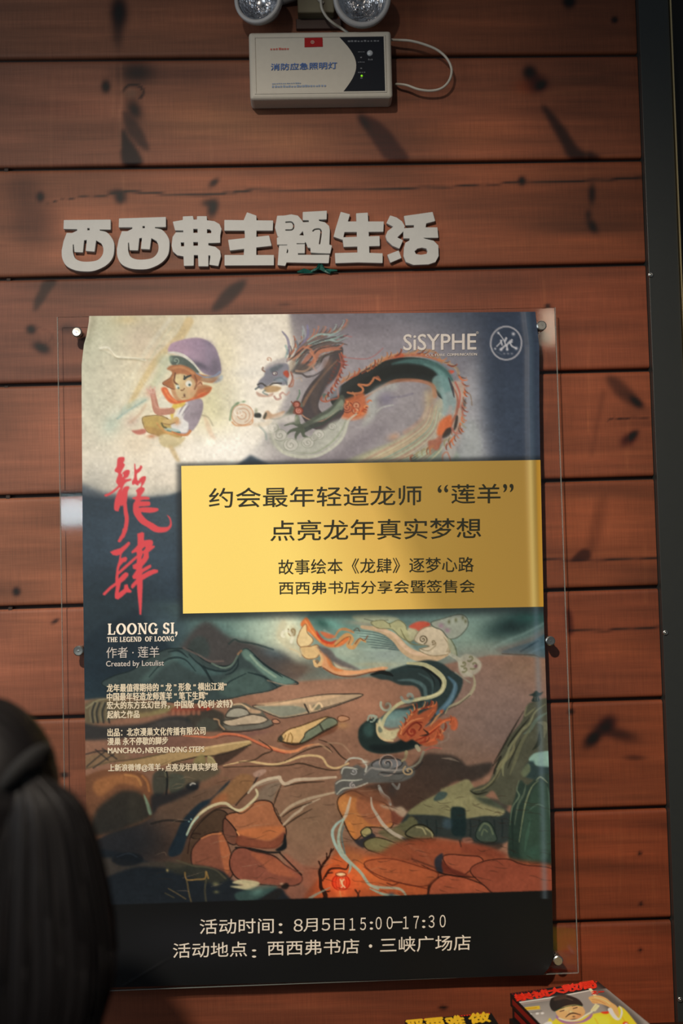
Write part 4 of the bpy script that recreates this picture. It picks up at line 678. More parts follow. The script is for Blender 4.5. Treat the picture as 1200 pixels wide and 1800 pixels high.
    B('#74a495', 585, 1098, 24, 8, 25, .6); B('#2f5048', 566, 1096, 16, 8, 30, .7); B('#a5aa94', 610, 1146, 44, 18, 10, .8); B('#8d958c', 680, 1150, 44, 16, 0, .7); B('#9fb2a2', 650, 1118, 34, 10, 0, .7); B('#a48f78', 640, 1096, 30, 5, 5, .6); B('#a89a78', 660, 1168, 40, 5, 0, .5)
    for i in range(7): S('#3f4d4c', [(622+i*5, 1108+i*5), (660, 1112+i*4.4), (688+i*2, 1122+i*3.4), (706, 1136+i*1.5)], (.6, 1.6, 2), 1, .6)
    P('#a3a284', '618,1084 640,1080 690,1084 700,1090 668,1096 636,1094', 2, .8); S('#57564a', '640,1088 660,1092 682,1090', 1.2, 1, .6)
    S('#9fae9c', '570,1108 600,1128 640,1142 680,1142', 4, 3, .35)
    # flame scarf
    P('#d1733f', '528,1098 534,1088 540,1086 550,1102 560,1118 572,1128 588,1130 598,1122 606,1114 616,1116 614,1124 602,1134 588,1138 572,1136 556,1124 544,1112 536,1108', 1.2, .95); P('#b9402a', '556,1108 566,1122 580,1128 592,1124 584,1132 570,1130 558,1120', 1.2, .9); P('#c46a46', '562,1110 580,1114 590,1120 574,1122', 1.2, .9); S('#b28056', '588,1120 596,1108 606,1106 618,1110 621,1112', (2.5, 5, 3), 1, .95); S('#bd8f5c', '590,1132 602,1120 612,1116 618,1124 612,1134 620,1138 628,1128 634,1124 642,1128', (5, 7, 8, 7, 3), 1, .95)
    S('#7d5034', '588,1136 606,1122 616,1120 612,1132', 1.2, .9, .7); S('#7a4c34', '624,1132 632,1122 640,1126 646,1118', 1.4, .9, .8); S('#5a5448', '622,1108 628,1104 632,1110', 1.5, .9, .8); S('#e79a5c', '536,1090 548,1110 562,1126', 3, 1.5, .6)
    P('#dcbf8c', '526,1112 533,1100 538,1098 540,1112 550,1124 544,1134 530,1138 522,1128', 1.2, 1, ln='#8a6442', lw=1.1); P('#d3b07c', '528,1138 546,1136 558,1134 562,1146 556,1156 540,1158 530,1150', 1.2, 1, ln='#8a6442', lw=1.1)
    S('#cfa876', '556,1140 566,1152 566,1164 556,1170 552,1162', (7, 8, 5), 1.2, .95); S('#80583a', '562,1144 570,1156 568,1170 560,1172', 1.2, .9, .8); SP('#8a6442', 556, 1163, 4, 1.2, 1.1, 0)
    P('#cf9468', '562,1144 574,1152 582,1168 600,1176 630,1178 672,1172 680,1176 640,1184 604,1188 584,1184 566,1172 568,1158', 1.3, .95); P('#c2713f', '572,1148 582,1160 588,1172 604,1178 590,1180 578,1170', 1.5, .7); P('#cdb896', '586,1162 604,1170 622,1176 600,1176 590,1172', 1.2, .85); P('#5f5250', '556,1136 580,1142 592,1156 620,1170 632,1178 600,1172 578,1158', 2, .75)
    S('#6d4431', '568,1174 590,1186 620,1189 650,1182 676,1178', 1.5, .9, .8)
    P('#c6bd9c', '486,1120 490,1100 498,1088 504,1096 500,1112 512,1130 526,1138 530,1152 516,1148 500,1136', 2.5, .85); SP('#8c7450', 514, 1110, 10, 1.4, 2, 1, .8, .7); SP('#e7dfc4', 500, 1118, 16, .8, 5, 2, 1, .7); B('#8a7452', 515, 1110, 5, 9, 0, .6); S('#c9b28c', '510,1140 524,1146 528,1154', 2, 1, .6)
    # pale belly frill
    for q, w_, cc in (('636,1102 670,1108 694,1122 712,1142 736,1154 766,1154 786,1146', (6, 12, 16, 18, 12), '#b89a78'), ('660,1106 690,1114 706,1132 728,1148 760,1150', (3, 7, 6), '#c5a688')): S(cc, q, w_, 1.8, .95)
    P('#a29c74', '652,1094 672,1090 684,1096 700,1090 712,1098 716,1108 728,1106 732,1114 722,1128 704,1120 688,1106 664,1104', 1.3, .95, ln='#6b6648', lw=1); S('#6b6648', '684,1096 686,1102', 1.4, .9, .8); S('#6d6849', '704,1106 712,1122 724,1132 744,1134', (1, 2, 1), 1, .8); P('#a9a282', '716,1106 728,1102 738,1110 734,1120 722,1124', 1.5, .8)
    P('#b54f3c', '718,1102 730,1094 744,1092 756,1096 752,1104 738,1110 730,1106', 1.5, .9); P('#b8a78c', '728,1124 738,1108 756,1101 774,1106 786,1120 790,1138 786,1150 756,1152 736,1142 754,1136 738,1132', 1.3, 1, ln='#786a50', lw=1)
    SP('#5f5440', 743, 1124, 8, 1.8, 1.4, 2.5); SP('#7a6a50', 761, 1129, 4.5, 1.3, 1.2, 0); S('#7d6e54', '738,1140 752,1144 764,1136 766,1130', 1.3, 1, .7)
    for i in range(4): S('#897a5e', [(780+i*3, 1120+i*4), (788+i*2, 1134+i*2), (784+i*1.5, 1146)], 1.1, .9, .6)
    P('#8f9080', '758,1094 776,1088 806,1080 820,1086 822,1100 812,1114 800,1122 788,1122 776,1108 762,1102', 1.3, .95, ln='#50564a', lw=1.3); B('#8d6476', 775, 1100, 6, 5, 40, .6); B('#8d6476', 786, 1108, 5, 5, 40, .6)
    for x, y in ((789, 1093), (801, 1090), (813, 1086), (818, 1092)): B('#5a5a40', x, y, 2.6, 4, 0, .85)
    P('#969478', '786,1122 794,1128 802,1148 798,1152 790,1142', 1.3, .8); S('#55593f', '792,1124 800,1138 803,1152', 1.3, .9, .7)
    # dark ribbon
    P('#2c3837', '650,1186 668,1180 684,1180 690,1176 722,1166 752,1160 776,1166 792,1178 812,1192 810,1212 796,1236 778,1256 752,1268 728,1262 712,1256 700,1262 680,1266 668,1278 664,1296 640,1300 632,1290 634,1278 650,1266 668,1262 686,1248 716,1242 738,1230 738,1216 728,1206 704,1204 684,1196 668,1194', 1.5, .96)
    P('#27322f', '632,1278 650,1264 664,1264 662,1284 668,1298 690,1306 720,1296 738,1300 744,1308 720,1318 690,1324 660,1324 640,1316 630,1300', 1.4, 1); P('#1a2121', '650,1310 690,1308 716,1292 740,1304 720,1316 680,1323 656,1320', 2.5, .8); P('#3f5650', '640,1276 652,1270 656,1286 650,1296 640,1290', 3, .7)
    S('#1b1f1e', '652,1186 668,1182 682,1184 690,1188', (2, 8, 3), 1, .9); S('#5b6f6c', '700,1196 724,1196 744,1206 748,1222', (2, 7, 6), 3, .7); S('#4c5d5a', '736,1184 758,1198 760,1222 744,1238', (2, 6, 5), 3, .6); S('#587280', '788,1190 800,1206 790,1232 770,1254', (3, 10, 9), 3, .7); S('#16191a', '742,1172 772,1192 776,1214', (3, 7, 4), 2, .7); S('#6b8288', '800,1200 794,1226 778,1246', (1, 5, 2), 2, .5)
    S('#1c2220', '716,1172 744,1176 762,1196 762,1220', (1, 3, 1), 1.2, .6)
    P('#69807a', '664,1268 690,1250 716,1248 744,1244 726,1252 716,1264 706,1276 690,1280 676,1278', 2.5, .85); B('#7d958c', 690, 1262, 14, 8, -20, .5); B('#2b3533', 724, 1234, 20, 4, -12, .7)
    S('#a9a27c', '716,1166 744,1168 766,1180 780,1196 776,1214 760,1224 736,1229 704,1236 686,1250 676,1262 670,1278', (4, 9, 8, 7, 6, 5, 7), 1.2, .95); S('#cbbf94', '778,1190 778,1212 762,1222 730,1231', (1, 3, 2), 1.2, .6); P('#b5a982', '668,1262 672,1276 684,1284 702,1281 698,1292 690,1300 674,1300 664,1292 662,1276', 1.3, .95); S('#c2ab80', '662,1272 664,1290 674,1300 690,1302', (3, 4, 3), 1, .85); P('#47524a', '666,1276 672,1284 668,1288 664,1284', 1, .7)
    S('#8e9684', '646,1266 650,1258 662,1260 656,1266', (3, 4, 2), 1, .85); SP('#949c88', 680, 1240, 12, 1.1, 4, 3, 1, .85); B('#57473c', 680, 1240, 5, 7, 30, .7); SP('#7f8b80', 718, 1224, 13, 1., 5, 3, 1, .7); B('#46544e', 722, 1228, 5, 2.4); SP('#949c88', 654, 1262, 7, 1, 3, 2, 1, .7)
    # flames of the tail
    P('#9a5236', '698,1292 706,1278 716,1262 724,1252 736,1246 734,1256 746,1250 758,1244 768,1236 766,1252 752,1270 744,1280 760,1272 776,1258 772,1250 780,1248 774,1264 796,1260 804,1268 802,1282 792,1282 790,1268 776,1272 774,1284 780,1294 776,1302 764,1296 770,1306 752,1312 738,1308 724,1300 712,1304', 1.5, .95)
    for q, cc, w_ in (('704,1286 722,1268 744,1262', '#c07a52', 3), ('708,1292 726,1272 742,1270', '#6f2e22', 2.5), ('738,1296 760,1284 780,1268 798,1264', '#c2663f', 4), ('730,1302 752,1292 772,1276', '#74291d', 3), ('746,1306 762,1300 772,1290', '#b8714a', 4), ('756,1276 766,1262 776,1252', '#b37e52', 4), ('748,1276 760,1266 764,1254', '#3b3c3c', 3), ('744,1282 752,1290 738,1294', '#2e2420', 4), ('752,1260 762,1248', '#c27044', 6), ('736,1284 740,1276 732,1270', '#5e241b', 1.6), ('724,1282 728,1290 720,1296', '#7a2c20', 3)): S(cc, q, (1.2, w_, 1), 1.2, .85)
    SP('#7c3526', 724, 1286, 9, 1.4, 1.8, 1); S('#ab5c40', '798,1262 802,1272 798,1282', 4, 2, .6); S('#a0584a', '744,1320 760,1314 776,1316', (1.5, 3, 1), 1.2, .8); S('#8f7f70', '770,1306 786,1300 788,1290', 3, 2, .4)
    flames('704,1290 716,1266 730,1250 750,1244 766,1240', ['#b8653f', '#8a3c2a', '#c78556'], 12, (7, 14), -1, 1.0, 2.8, .8)
    flames('740,1306 764,1300 780,1284 796,1266', ['#b05a3a', '#7d3526', '#c4784e'], 9, (7, 14), -1, 1.0, 2.8, .75)
    # tendrils at the right
    P('#a19a86', '806,1160 818,1150 834,1154 846,1166 842,1180 828,1188 814,1190 806,1178', 1.6, .8); S('#a09a86', '790,1150 806,1160 812,1176 828,1188', (5, 8, 6), 1.5, .75)
    for x, y, r in ((826, 1156, 7), (814, 1166, 6), (816, 1176, 6), (832, 1168, 9)): SP('#6d6a4e', x, y, r, .8, 2.2, 3.4, 1, .8)
    B('#6d4c50', 836, 1171, 3.4); S('#948c70', '832,1188 834,1204 826,1220 808,1234 790,1242 782,1254', (3, 6, 4, 2), 1.4, .8); S('#544a3e', '826,1222 806,1238 788,1246', 1.3, .9, .8); S('#8d8674', '800,1182 814,1192 826,1200', 3, 1.5, .6)
    # grey storm swirl with its dark shadow
    P('#312e2b', '742,1328 770,1325 796,1328 812,1338 822,1346 846,1342 866,1341 862,1354 846,1368 820,1376 800,1374 776,1392 744,1414 716,1426 694,1420 676,1400 640,1388 620,1388 660,1376 700,1368', 3, .88, c2='#433229', ang=2.2); S('#6e6155', '776,1333 792,1334 806,1339', (1, 4, 1), 1, .8)
    P('#55544f', '592,1398 588,1384 590,1374 600,1368 598,1354 606,1346 618,1348 628,1344 640,1350 652,1340 668,1334 690,1332 712,1338 716,1346 728,1350 726,1364 704,1374 670,1376 640,1378 616,1388', 1.8, .95)
    for q, w_ in (('606,1342 616,1333 634,1334 642,1342', 4), ('600,1360 604,1350 618,1350 628,1352', 3.4), ('590,1378 600,1372 622,1372 636,1370', 3), ('592,1396 604,1386 626,1384 646,1376', 3)): S('#a9a594', q, (1.5, w_, 1.5), 1.2, .9)
    Eo('#6d6b69', 680, 1343, 27, 10, -4, 1.5, 1, '#302d2b', 1.4); SP('#a38f80', 680, 1343, 22, 2.2, 1.6, 1, 1, .8); SP('#31302f', 680, 1342, 14, 1.5, 1.8, 2.4, 1, .8); Eo('#5b5a56', 664, 1356, 30, 12, -10, 2, .7); S('#8f867c', '640,1362 652,1350 664,1352 700,1354 730,1346', (2, 4, 2), 1.3, .7); S('#2d2b2a', '670,1358 700,1360 730,1352 742,1340', 1.4, 1, .7)
    SP('#9b8464', 718, 1355, 9, 1.5, 1.8, 1, 1.2); SP('#8f8a84', 622, 1356, 6, 1.4, 1.4, 0); SP('#978c84', 620, 1381, 6, 1.4, 1.5, 2); B('#b0a794', 642, 1340, 6, 4); S('#b3ad9c', '638,1338 644,1346 642,1356', 3, 1.5, .8)
    S('#8d8262', '714,1322 712,1332 706,1338', (6, 5, 3), 1.2, .9); S('#948c72', '732,1312 736,1318', 7, 1.2, .9); S('#7d7c6a', '744,1322 736,1340 720,1350', (5, 4, 2), 1.5, .7); B('#5a4036', 700, 1330, 20, 5, 0, .5)
    S('#88857c', '666,1382 672,1396 682,1404 686,1414', (5, 8, 4), 1.2, .9); S('#88857c', '690,1378 698,1386 702,1378', (4, 5, 3), 1.2, .8); B('#35302d', 690, 1388, 10, 14, 0, .6)
    # stones round the swirl
    P('#a36a3f', '594,1404 606,1394 620,1390 634,1396 650,1404 676,1412 688,1428 692,1444 684,1456 660,1454 646,1456 632,1472 622,1476 610,1458 602,1438 594,1420', 1.4, 1, ln='#2c211b', lw=1.5); P('#8a563f', '634,1398 676,1412 690,1430 690,1446 660,1452 640,1440 626,1420', 2, .8); B('#bd824a', 604, 1416, 9, 12, 0, .7); P('#6b4532', '604,1392 640,1384 668,1392 690,1410 660,1412 630,1404', 3, .75); P('#b9753d', '608,1440 618,1450 626,1470 616,1466', 2, .7)
    P('#6c3f31', '688,1426 706,1424 716,1432 704,1446 690,1448', 1.5, .9); P('#9e8a72', '668,1414 690,1420 706,1418 716,1430 706,1436 690,1424 674,1420', 2, .85)
    P('#8f8458', '634,1462 644,1454 652,1458 652,1468 640,1472', 1, .95, ln='#26261f', lw=1.4); P('#24272c', '622,1478 636,1474 654,1464 660,1474 646,1486 636,1490', 1.5, .85)
    P('#6e6746', '640,1480 660,1472 690,1480 712,1494 724,1508 700,1510 664,1500 644,1492', 1.5, .95, ln='#2b261d'); P('#5e5a40', '664,1462 690,1456 720,1466 740,1490 724,1500 700,1484 676,1472', 2, .8)
    S('#a39480', '652,1402 654,1418 662,1432 674,1450 690,1464 712,1476 724,1490 742,1498 752,1510 762,1526', (2, 5, 6, 6, 5, 6, 5), 1.3, .95); S('#4e4434', '668,1452 690,1470 712,1482 726,1498', 1.3, 1, .6); S('#b0a08a', '616,1402 612,1418 608,1432 602,1442', (3, 6, 5), 1.4, .85)
    # green plateau, cliffs, domes
    P('#2c3331', '708,1440 722,1424 750,1412 790,1400 880,1420 900,1440 896,1476 860,1486 812,1480 770,1472 730,1470 704,1456', 2, .95); P('#716c4e', '716,1430 740,1410 768,1396 782,1386 800,1378 822,1370 836,1388 860,1404 886,1422 880,1434 852,1434 826,1438 800,1440 776,1434 744,1432', 1.6, 1, c2='#7f7858', ang=0); P('#7d7656', '776,1386 800,1382 790,1396 776,1394', 2, .7); B('#8b8560', 800, 1412, 40, 12, 10, .5)
    P('#3a4744', '762,1404 772,1392 786,1394 780,1404 766,1408', 1.3, .9); P('#27302d', '826,1390 840,1400 868,1404 890,1410 890,1424 860,1416 842,1408', 3, .7); P('#1f2b2b', '792,1424 800,1418 814,1420 818,1428 818,1466 808,1470 794,1464', 1.5, .95); P('#41525a', '780,1440 792,1440 792,1456 778,1454', 3, .6)
    for x in (750, 766, 826, 842, 868, 882): S('#222928', [(x, 1442), (x+1, 1456), (x, 1470)], 2, 1.5, .6)
    P('#3d463c', '836,1472 840,1454 850,1444 862,1448 870,1464 872,1478 852,1482', 1.4, .95, ln='#1f2723'); S('#5f664e', '842,1460 850,1448 860,1452 866,1466', 2, 1.2, .7); S('#5f664e', '846,1468 850,1458 856,1462', 1.6, 1, .7); P('#272320', '836,1484 860,1480 884,1484 874,1494 848,1492', 2, .7)
    P('#5b583e', '700,1450 714,1442 722,1434 734,1446 726,1460 708,1460 692,1456', 1.5, .9); P('#5a5640', '712,1466 726,1452 742,1450 756,1458 762,1468 756,1474 730,1474', 1.3, .95, ln='#1e1d16', lw=1.6); S('#9a906a', '732,1454 742,1456 748,1466', 3, 1.2, .7); S('#8c8460', '748,1456 758,1464 760,1472', 2.4, 1, .7); P('#1d1c18', '706,1472 740,1476 768,1474 750,1486 718,1484', 2, .8)
    P('#4a4a3c', '866,1390 850,1400 832,1396 826,1388 840,1382 860,1372 874,1336 888,1304 900,1288 916,1268 926,1240 940,1233 966,1232 974,1300 974,1410 940,1410 900,1416 880,1410', 1.6, .97)
    for q, cc, w_ in (('926,1240 922,1258 934,1250 940,1244', '#6f6c50', 4), ('958,1238 940,1252 930,1272 916,1284 900,1306 888,1330 872,1352', '#7d7a5c', 6), ('966,1250 944,1264 930,1284 920,1290', '#5e6a5c', 8), ('916,1288 904,1306 900,1322 880,1344 872,1366 852,1384 832,1390', '#736d50', 8), ('944,1270 958,1274 956,1296', '#6e6a54', 9), ('936,1274 916,1306 906,1334 896,1362', '#615f48', 9), ('896,1320 884,1344 884,1364', '#7a7758', 5), ('920,1250 900,1284 880,1320 868,1340', '#26241e', 4), ('930,1262 912,1284 900,1300 892,1312', '#23231d', 5), ('915,1300 900,1330 892,1350', '#2c2c24', 3), ('866,1346 880,1330 870,1352 868,1360', '#25241e', 2.4), ('880,1352 866,1376 846,1392', '#33342a', 3), ('948,1286 946,1306 936,1318', '#23261f', 7), ('826,1390 838,1396 856,1392', '#23221b', 3)): S(cc, q, (1, w_, 1.5), 1.6, .75)
    P('#819a8a', '929,1336 936,1326 948,1322 970,1322 970,1347 944,1347 938,1342', 1.2, .95); P('#2b3a3a', '928,1340 938,1338 942,1346 970,1350 970,1370 936,1370 918,1360', 2, .8); P('#64684e', '916,1358 928,1342 932,1354 922,1366', 1.6, .8)
    P('#313c34', '896,1512 893,1470 896,1430 904,1404 914,1372 926,1380 944,1366 958,1360 974,1374 974,1516 930,1518', 1.6, 1, c2='#27332c', ang=1.57); P('#36463a', '914,1506 916,1460 924,1420 938,1388 950,1374 962,1386 966,1420 966,1500 936,1514', 2.5, .9)
    for q, cc, w_ in (('912,1372 908,1388 912,1400 900,1420 896,1450', '#66705a', 3), ('946,1372 934,1384 924,1410 918,1440 912,1480', '#7b7f5f', 3), ('924,1378 920,1396 910,1416 904,1450', '#545d4c', 5), ('962,1384 966,1410 966,1440', '#4b5a4c', 5), ('930,1424 944,1414 956,1418', '#4f6152', 2), ('932,1440 926,1470 922,1496', '#3f5546', 6), ('902,1420 900,1460 902,1500', '#232d28', 4), ('942,1372 950,1366 962,1376', '#83866c', 3)): S(cc, q, (1, w_, 1), 1.6, .75)
    B('#3c5648', 938, 1498, 16, 12, 0, .6); P('#2d211c', '896,1514 930,1522 972,1518 972,1530 930,1532 904,1524', 3, .7)
    # pagoda
    P('#26302c', '929,1222 936,1219 942,1214 948,1218 954,1216 950,1222 946,1224 948,1232 934,1233 937,1224', .9, .95); S('#6e6758', '940,1225 940,1231', .9, .7, .7); S('#6e6758', '944,1225 944,1231', .9, .7, .7)
    # red stone field at the bottom
    P('#82452f', '700,1480 770,1474 860,1490 900,1510 980,1528 980,1600 560,1600 580,1520 600,1486 660,1500', 4, .9)
    P('#b05a34', '560,1600 566,1540 580,1510 620,1500 660,1506 740,1524 770,1540 750,1560 752,1600', 5, .8); B('#d4572c', 598, 1550, 40, 34, 0, .8); B('#c9703c', 640, 1530, 50, 26, 10, .5); P('#7d5840', '580,1480 596,1476 606,1500 620,1520 640,1506 664,1504 620,1490 612,1480', 3, .5)
    P('#9a6038', '584,1500 610,1494 640,1508 640,1520 610,1508', 4, .4)
    P('#965038', '752,1566 756,1552 770,1542 790,1538 820,1544 850,1556 866,1570 860,1578 760,1584', 1.4, .9, ln='#3a211a', lw=1.4); P('#91503a', '778,1508 790,1502 820,1504 842,1506 848,1516 826,1530 810,1540 790,1528', 1.4, .9, ln='#3a211a', lw=1.3); P('#5d2e24', '776,1514 794,1526 822,1538 824,1542 780,1534 774,1526', 1.6, .9); P('#7f4433', '826,1530 850,1514 890,1510 920,1520 974,1530 974,1576 880,1574 850,1556', 1.6, .85, ln='#38201a', lw=1.2)
    P('#232b33', '764,1510 778,1500 776,1520 778,1536 766,1530', 1.4, .85); S('#2a1a16', '740,1520 766,1532 800,1540 836,1542', (1, 3, 1.5), 1, .85); S('#2f1d17', '770,1542 756,1556 752,1576', 2.4, 1, .8); P('#925136', '650,1512 690,1510 740,1524 770,1536 752,1556 720,1556 684,1546 656,1534 640,1520', 2, .7, ln='#5d2f20', lw=1.2); S('#5b2c1f', '640,1524 668,1544 704,1552 750,1562', 1.3, 1, .7)
    S('#4a2c22', '724,1510 766,1526', 2, 1.2, .6); S('#8c4a33', '752,1488 810,1490', 8, 5, .5); S('#2b211d', '808,1478 810,1488', 3, 1.4, .7); P('#6e3a2c', '812,1480 840,1484 890,1500 880,1508 846,1504 812,1498', 3, .6); P('#8c5c4a', '812,1474 826,1472 832,1480 816,1482', 1.6, .7)
    # lantern, bare tree, smoke streams
    for q, w_ in (('566,1588 572,1574 564,1560 563,1544 562,1530 570,1516 578,1506 582,1492', (9, 6, 5, 2)), ('564,1524 560,1514', 1.6), ('574,1510 574,1500', 1.4), ('580,1500 586,1492', 1.4), ('564,1560 570,1566 578,1568', (3, 1)), ('574,1582 568,1570 580,1566', (3, 1.4)), ('572,1540 580,1528 596,1526 608,1528 612,1520', (2.5, 2, 1.5)), ('567,1548 574,1536 584,1534', 1.6)): S('#2c1913', q, w_, 1, .95)
    B('#f06a40', 598, 1549, 22, 20, 0, .6); Eo('#dc4426', 599, 1551, 15.5, 14, 0, 1.2, 1, '#9c2415', 1.2); B('#f37a52', 600, 1552, 8, 8, 0, .8); Eo('#d99a6c', 599, 1537, 9, 3.8, 0, 1, 1, '#6e2f1c', 1.1); B('#f2c89a', 599, 1537, 5, 2)
    for x in (592, 597, 602, 607): S('#a02a16', [(x, 1541), (x-2+(x > 599)*4, 1551), (x, 1563)], 1, .8, .6)
    for q in ('598,1546 602,1556 600,1560', '604,1546 600,1552 606,1560'): S('#ffb98c', q, 1.6, .8, .9)
    P('#e0703f', '592,1566 606,1566 608,1584 594,1586', 4, .8); S('#c88a54', '597,1566 600,1584', 1.5, 1, .7)
    for q, w_, cc in (('604,1440 592,1448 584,1462 588,1482 600,1504 612,1516', (3, 5, 5, 3), '#94a89a'), ('604,1440 596,1462 596,1486 610,1510 634,1534 648,1554 664,1562', (3, 6, 5, 5), '#94a08c'), ('612,1514 616,1524 612,1536', (2, 4, 1), '#8fa090'), ('650,1556 670,1560 700,1562 712,1572 716,1586', (3, 5, 4, 3), '#a09c84'), ('650,1562 674,1572 700,1576 720,1580', (2, 6, 4), '#8fa08c'), ('540,1582 556,1572 580,1560', (5, 4, 1), '#8c8a76'), ('606,1500 600,1470 604,1452', 2, '#5d6a62')): S(cc, q, w_, 1.3, .9)
    S('#3a2119', '624,1564 630,1574 626,1582', 3, 1.2, .8); S('#3a2119', '632,1566 628,1576', 1.4, 1, .8); B('#33424c', 688, 1572, 6, 4, 0, .7); S('#5a2c1e', '680,1552 690,1556 700,1552', 1.6, 1, .7)
    # dark foreground left
    P('#20262a', '130,1500 200,1496 250,1512 290,1518 330,1520 366,1524 392,1532 410,1548 444,1566 478,1560 500,1568 480,1600 130,1600', 2.5, .97); P('#51463a', '150,1512 200,1508 240,1516 270,1514 296,1516 330,1520 310,1526 270,1524 240,1524 206,1534 180,1544 154,1540', 2.5, .85); P('#191e22', '196,1512 210,1500 240,1500 252,1510 240,1520 214,1522', 2, .85); S('#39434a', '206,1506 226,1500 240,1506', 1.5, 1.2, .5)
    P('#3c3a2e', '290,1516 330,1518 380,1530 400,1546 370,1552 330,1540 300,1532', 3, .7); S('#57503c', '310,1512 340,1522 360,1524 380,1530 396,1544', 2, 1.2, .6); P('#b4a880', '408,1552 424,1546 450,1549 456,1554 440,1564 420,1562 404,1558 428,1556', 1.1, .9); P('#40574f', '412,1572 440,1562 462,1556 488,1558 476,1568 450,1582 424,1586', 2, .75); B('#5f7f72', 452, 1568, 14, 7, -25, .6); P('#262523', '456,1584 480,1566 494,1562 492,1576 470,1590', 2, .8)
    S('#8a6c3e', '325,1534 328,1546 344,1546 360,1544 362,1532 366,1544', (2.5, 3, 2.5), 1, .85); S('#6d5b3a', '328,1546 332,1570 336,1586', 2, 1, .7); S('#57503a', '362,1546 360,1566 362,1584', 2, 1, .6); B('#6e6a48', 379, 1554, 6, 4, 0, .8); B('#6e6a48', 380, 1568, 5, 3, 0, .7); S('#6a5a3c', '296,1562 310,1570 326,1580', 1.6, 1, .7); S('#5a5038', '290,1570 306,1578', 1.4, 1, .6); B('#9d8a5a', 294, 1530, 2.5, 3)
    B('#a98468', 495, 1554, 4, 2.6); P('#1d1a18', '494,1558 502,1552 508,1556 504,1563 496,1562', 1.4, .9)
    for k in range(90):                  # fine contour hatching on the stones and cliffs
        x = rf.uniform(560, 960); y = rf.uniform(1400, 1580); S('#2c211b', [(x, y), (x+rf.uniform(4, 12), y+rf.uniform(-3, 5)), (x+rf.uniform(12, 30), y+rf.uniform(-3, 9))], (.4, 1, .3), .8, .35)
    for k in range(70):
        x = rf.uniform(270, 700); y = rf.uniform(1330, 1570); S(rf.choice(['#33271f', '#a08468']), [(x, y), (x+rf.uniform(5, 18), y-rf.uniform(-3, 6)), (x+rf.uniform(18, 40), y-rf.uniform(-3, 12))], (.4, 1.1, .3), .8, .3)
    B('#1c1f22', 210, 1520, 110, 90, 0, .35); B('#2a211c', 700, 1600, 330, 40, 0, .25)
    c.A *= 1+c.noise(60, .015, 1.6, 1, 2)+c.noise(12, .02, 1.5, 1, 3)+c.noise(4, .025, 1, 1, 4)
    c.A = np.clip((c.A-.40)*1.14+.40, .02, 1).astype(np.float32)
    # soft printed shadow round the yellow panel, black footer
    for k, a in ((9, .25), (6, .3), (3, .4)): P('#14181a', f'{317-k},{818-k*.6} 960,{806-k*.6} 960,{1068+k*1.5} {320-k},{1080+k*1.5}', 3, a, False)
    P('#0f0f0e', '130,1592.5 990,1564.5 990,1800 130,1800', .8, 1, False); c.A[:] = np.clip(c.A, 0, 1)
    B('#232325', 330, 1650, 140, 50, 0, .5)
    # pale sheen of the folded paper edge, painted into the print colours
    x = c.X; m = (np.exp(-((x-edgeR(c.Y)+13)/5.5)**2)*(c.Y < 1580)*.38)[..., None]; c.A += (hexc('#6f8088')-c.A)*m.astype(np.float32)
    # ---------------- brush-written title
    rd = '#d8474c'
    t1 = lambda s_: np.array([170, 795])+pts(s_)/8.571; t2 = lambda s_: np.array([170, 930])+pts(s_)/8.571
    def brush(Q, sm=True): c.P(rd, Q, .7, 1, sm)
    brush(t1('315,95 360,72 415,78 418,120 400,160 424,185 410,225 375,290 370,330 400,295 440,268 490,270 496,310 470,370 420,405 470,402 518,402 512,425 450,450 412,490 380,560 340,600 350,530 300,570 235,620 160,662 122,664 120,638 190,610 260,560 318,500 290,450 300,400 322,322 275,290 272,262 300,210'))
    brush(t1('385,330 405,328 410,365 390,385')) if False else None
    c.P('#cdc3b0', t1('386,325 400,325 402,360 388,380'), .6, .8)
    brush(t1('395,545 430,515 485,515 488,545 465,600 460,680 452,760 462,860 478,950 482,1020 470,1120 440,1220 405,1290 345,1290 395,1200 412,1100 420,1000 405,900 395,800 375,820 360,800 335,860 325,890 265,868 262,780 285,680 320,590 340,560 380,540 380,590'))
    brush(t1('565,180 578,178 592,260 640,230 655,200 680,205 682,240 650,290 605,330 608,400 625,430 650,395 690,365 735,362 738,410 712,470 680,520 718,540 715,580 690,620 665,665 720,665 790,680 785,712 700,718 650,735 720,738 800,745 802,800 740,812 650,818 640,835 720,828 820,832 922,845 915,885 820,912 720,908 668,905 700,960 760,1020 850,1070 930,1120 1010,1128 1075,1118 1102,1070 1090,1000 1055,945 1105,980 1130,1070 1118,1130 1060,1190 960,1212 860,1195 760,1130 660,1070 600,1000 555,920 545,840 555,770 580,720 535,700 545,680 600,660 605,610 588,580 620,545 655,520 668,480 640,470 620,500 575,480 540,490 532,440 560,380 565,290'))
    c.P('#c9c0ae', t1('655,455 672,455 668,500 655,505'), .5, .7)
    brush(t2('395,-10 465,-10 420,90 375,170 345,200 315,185 330,150 375,70'))
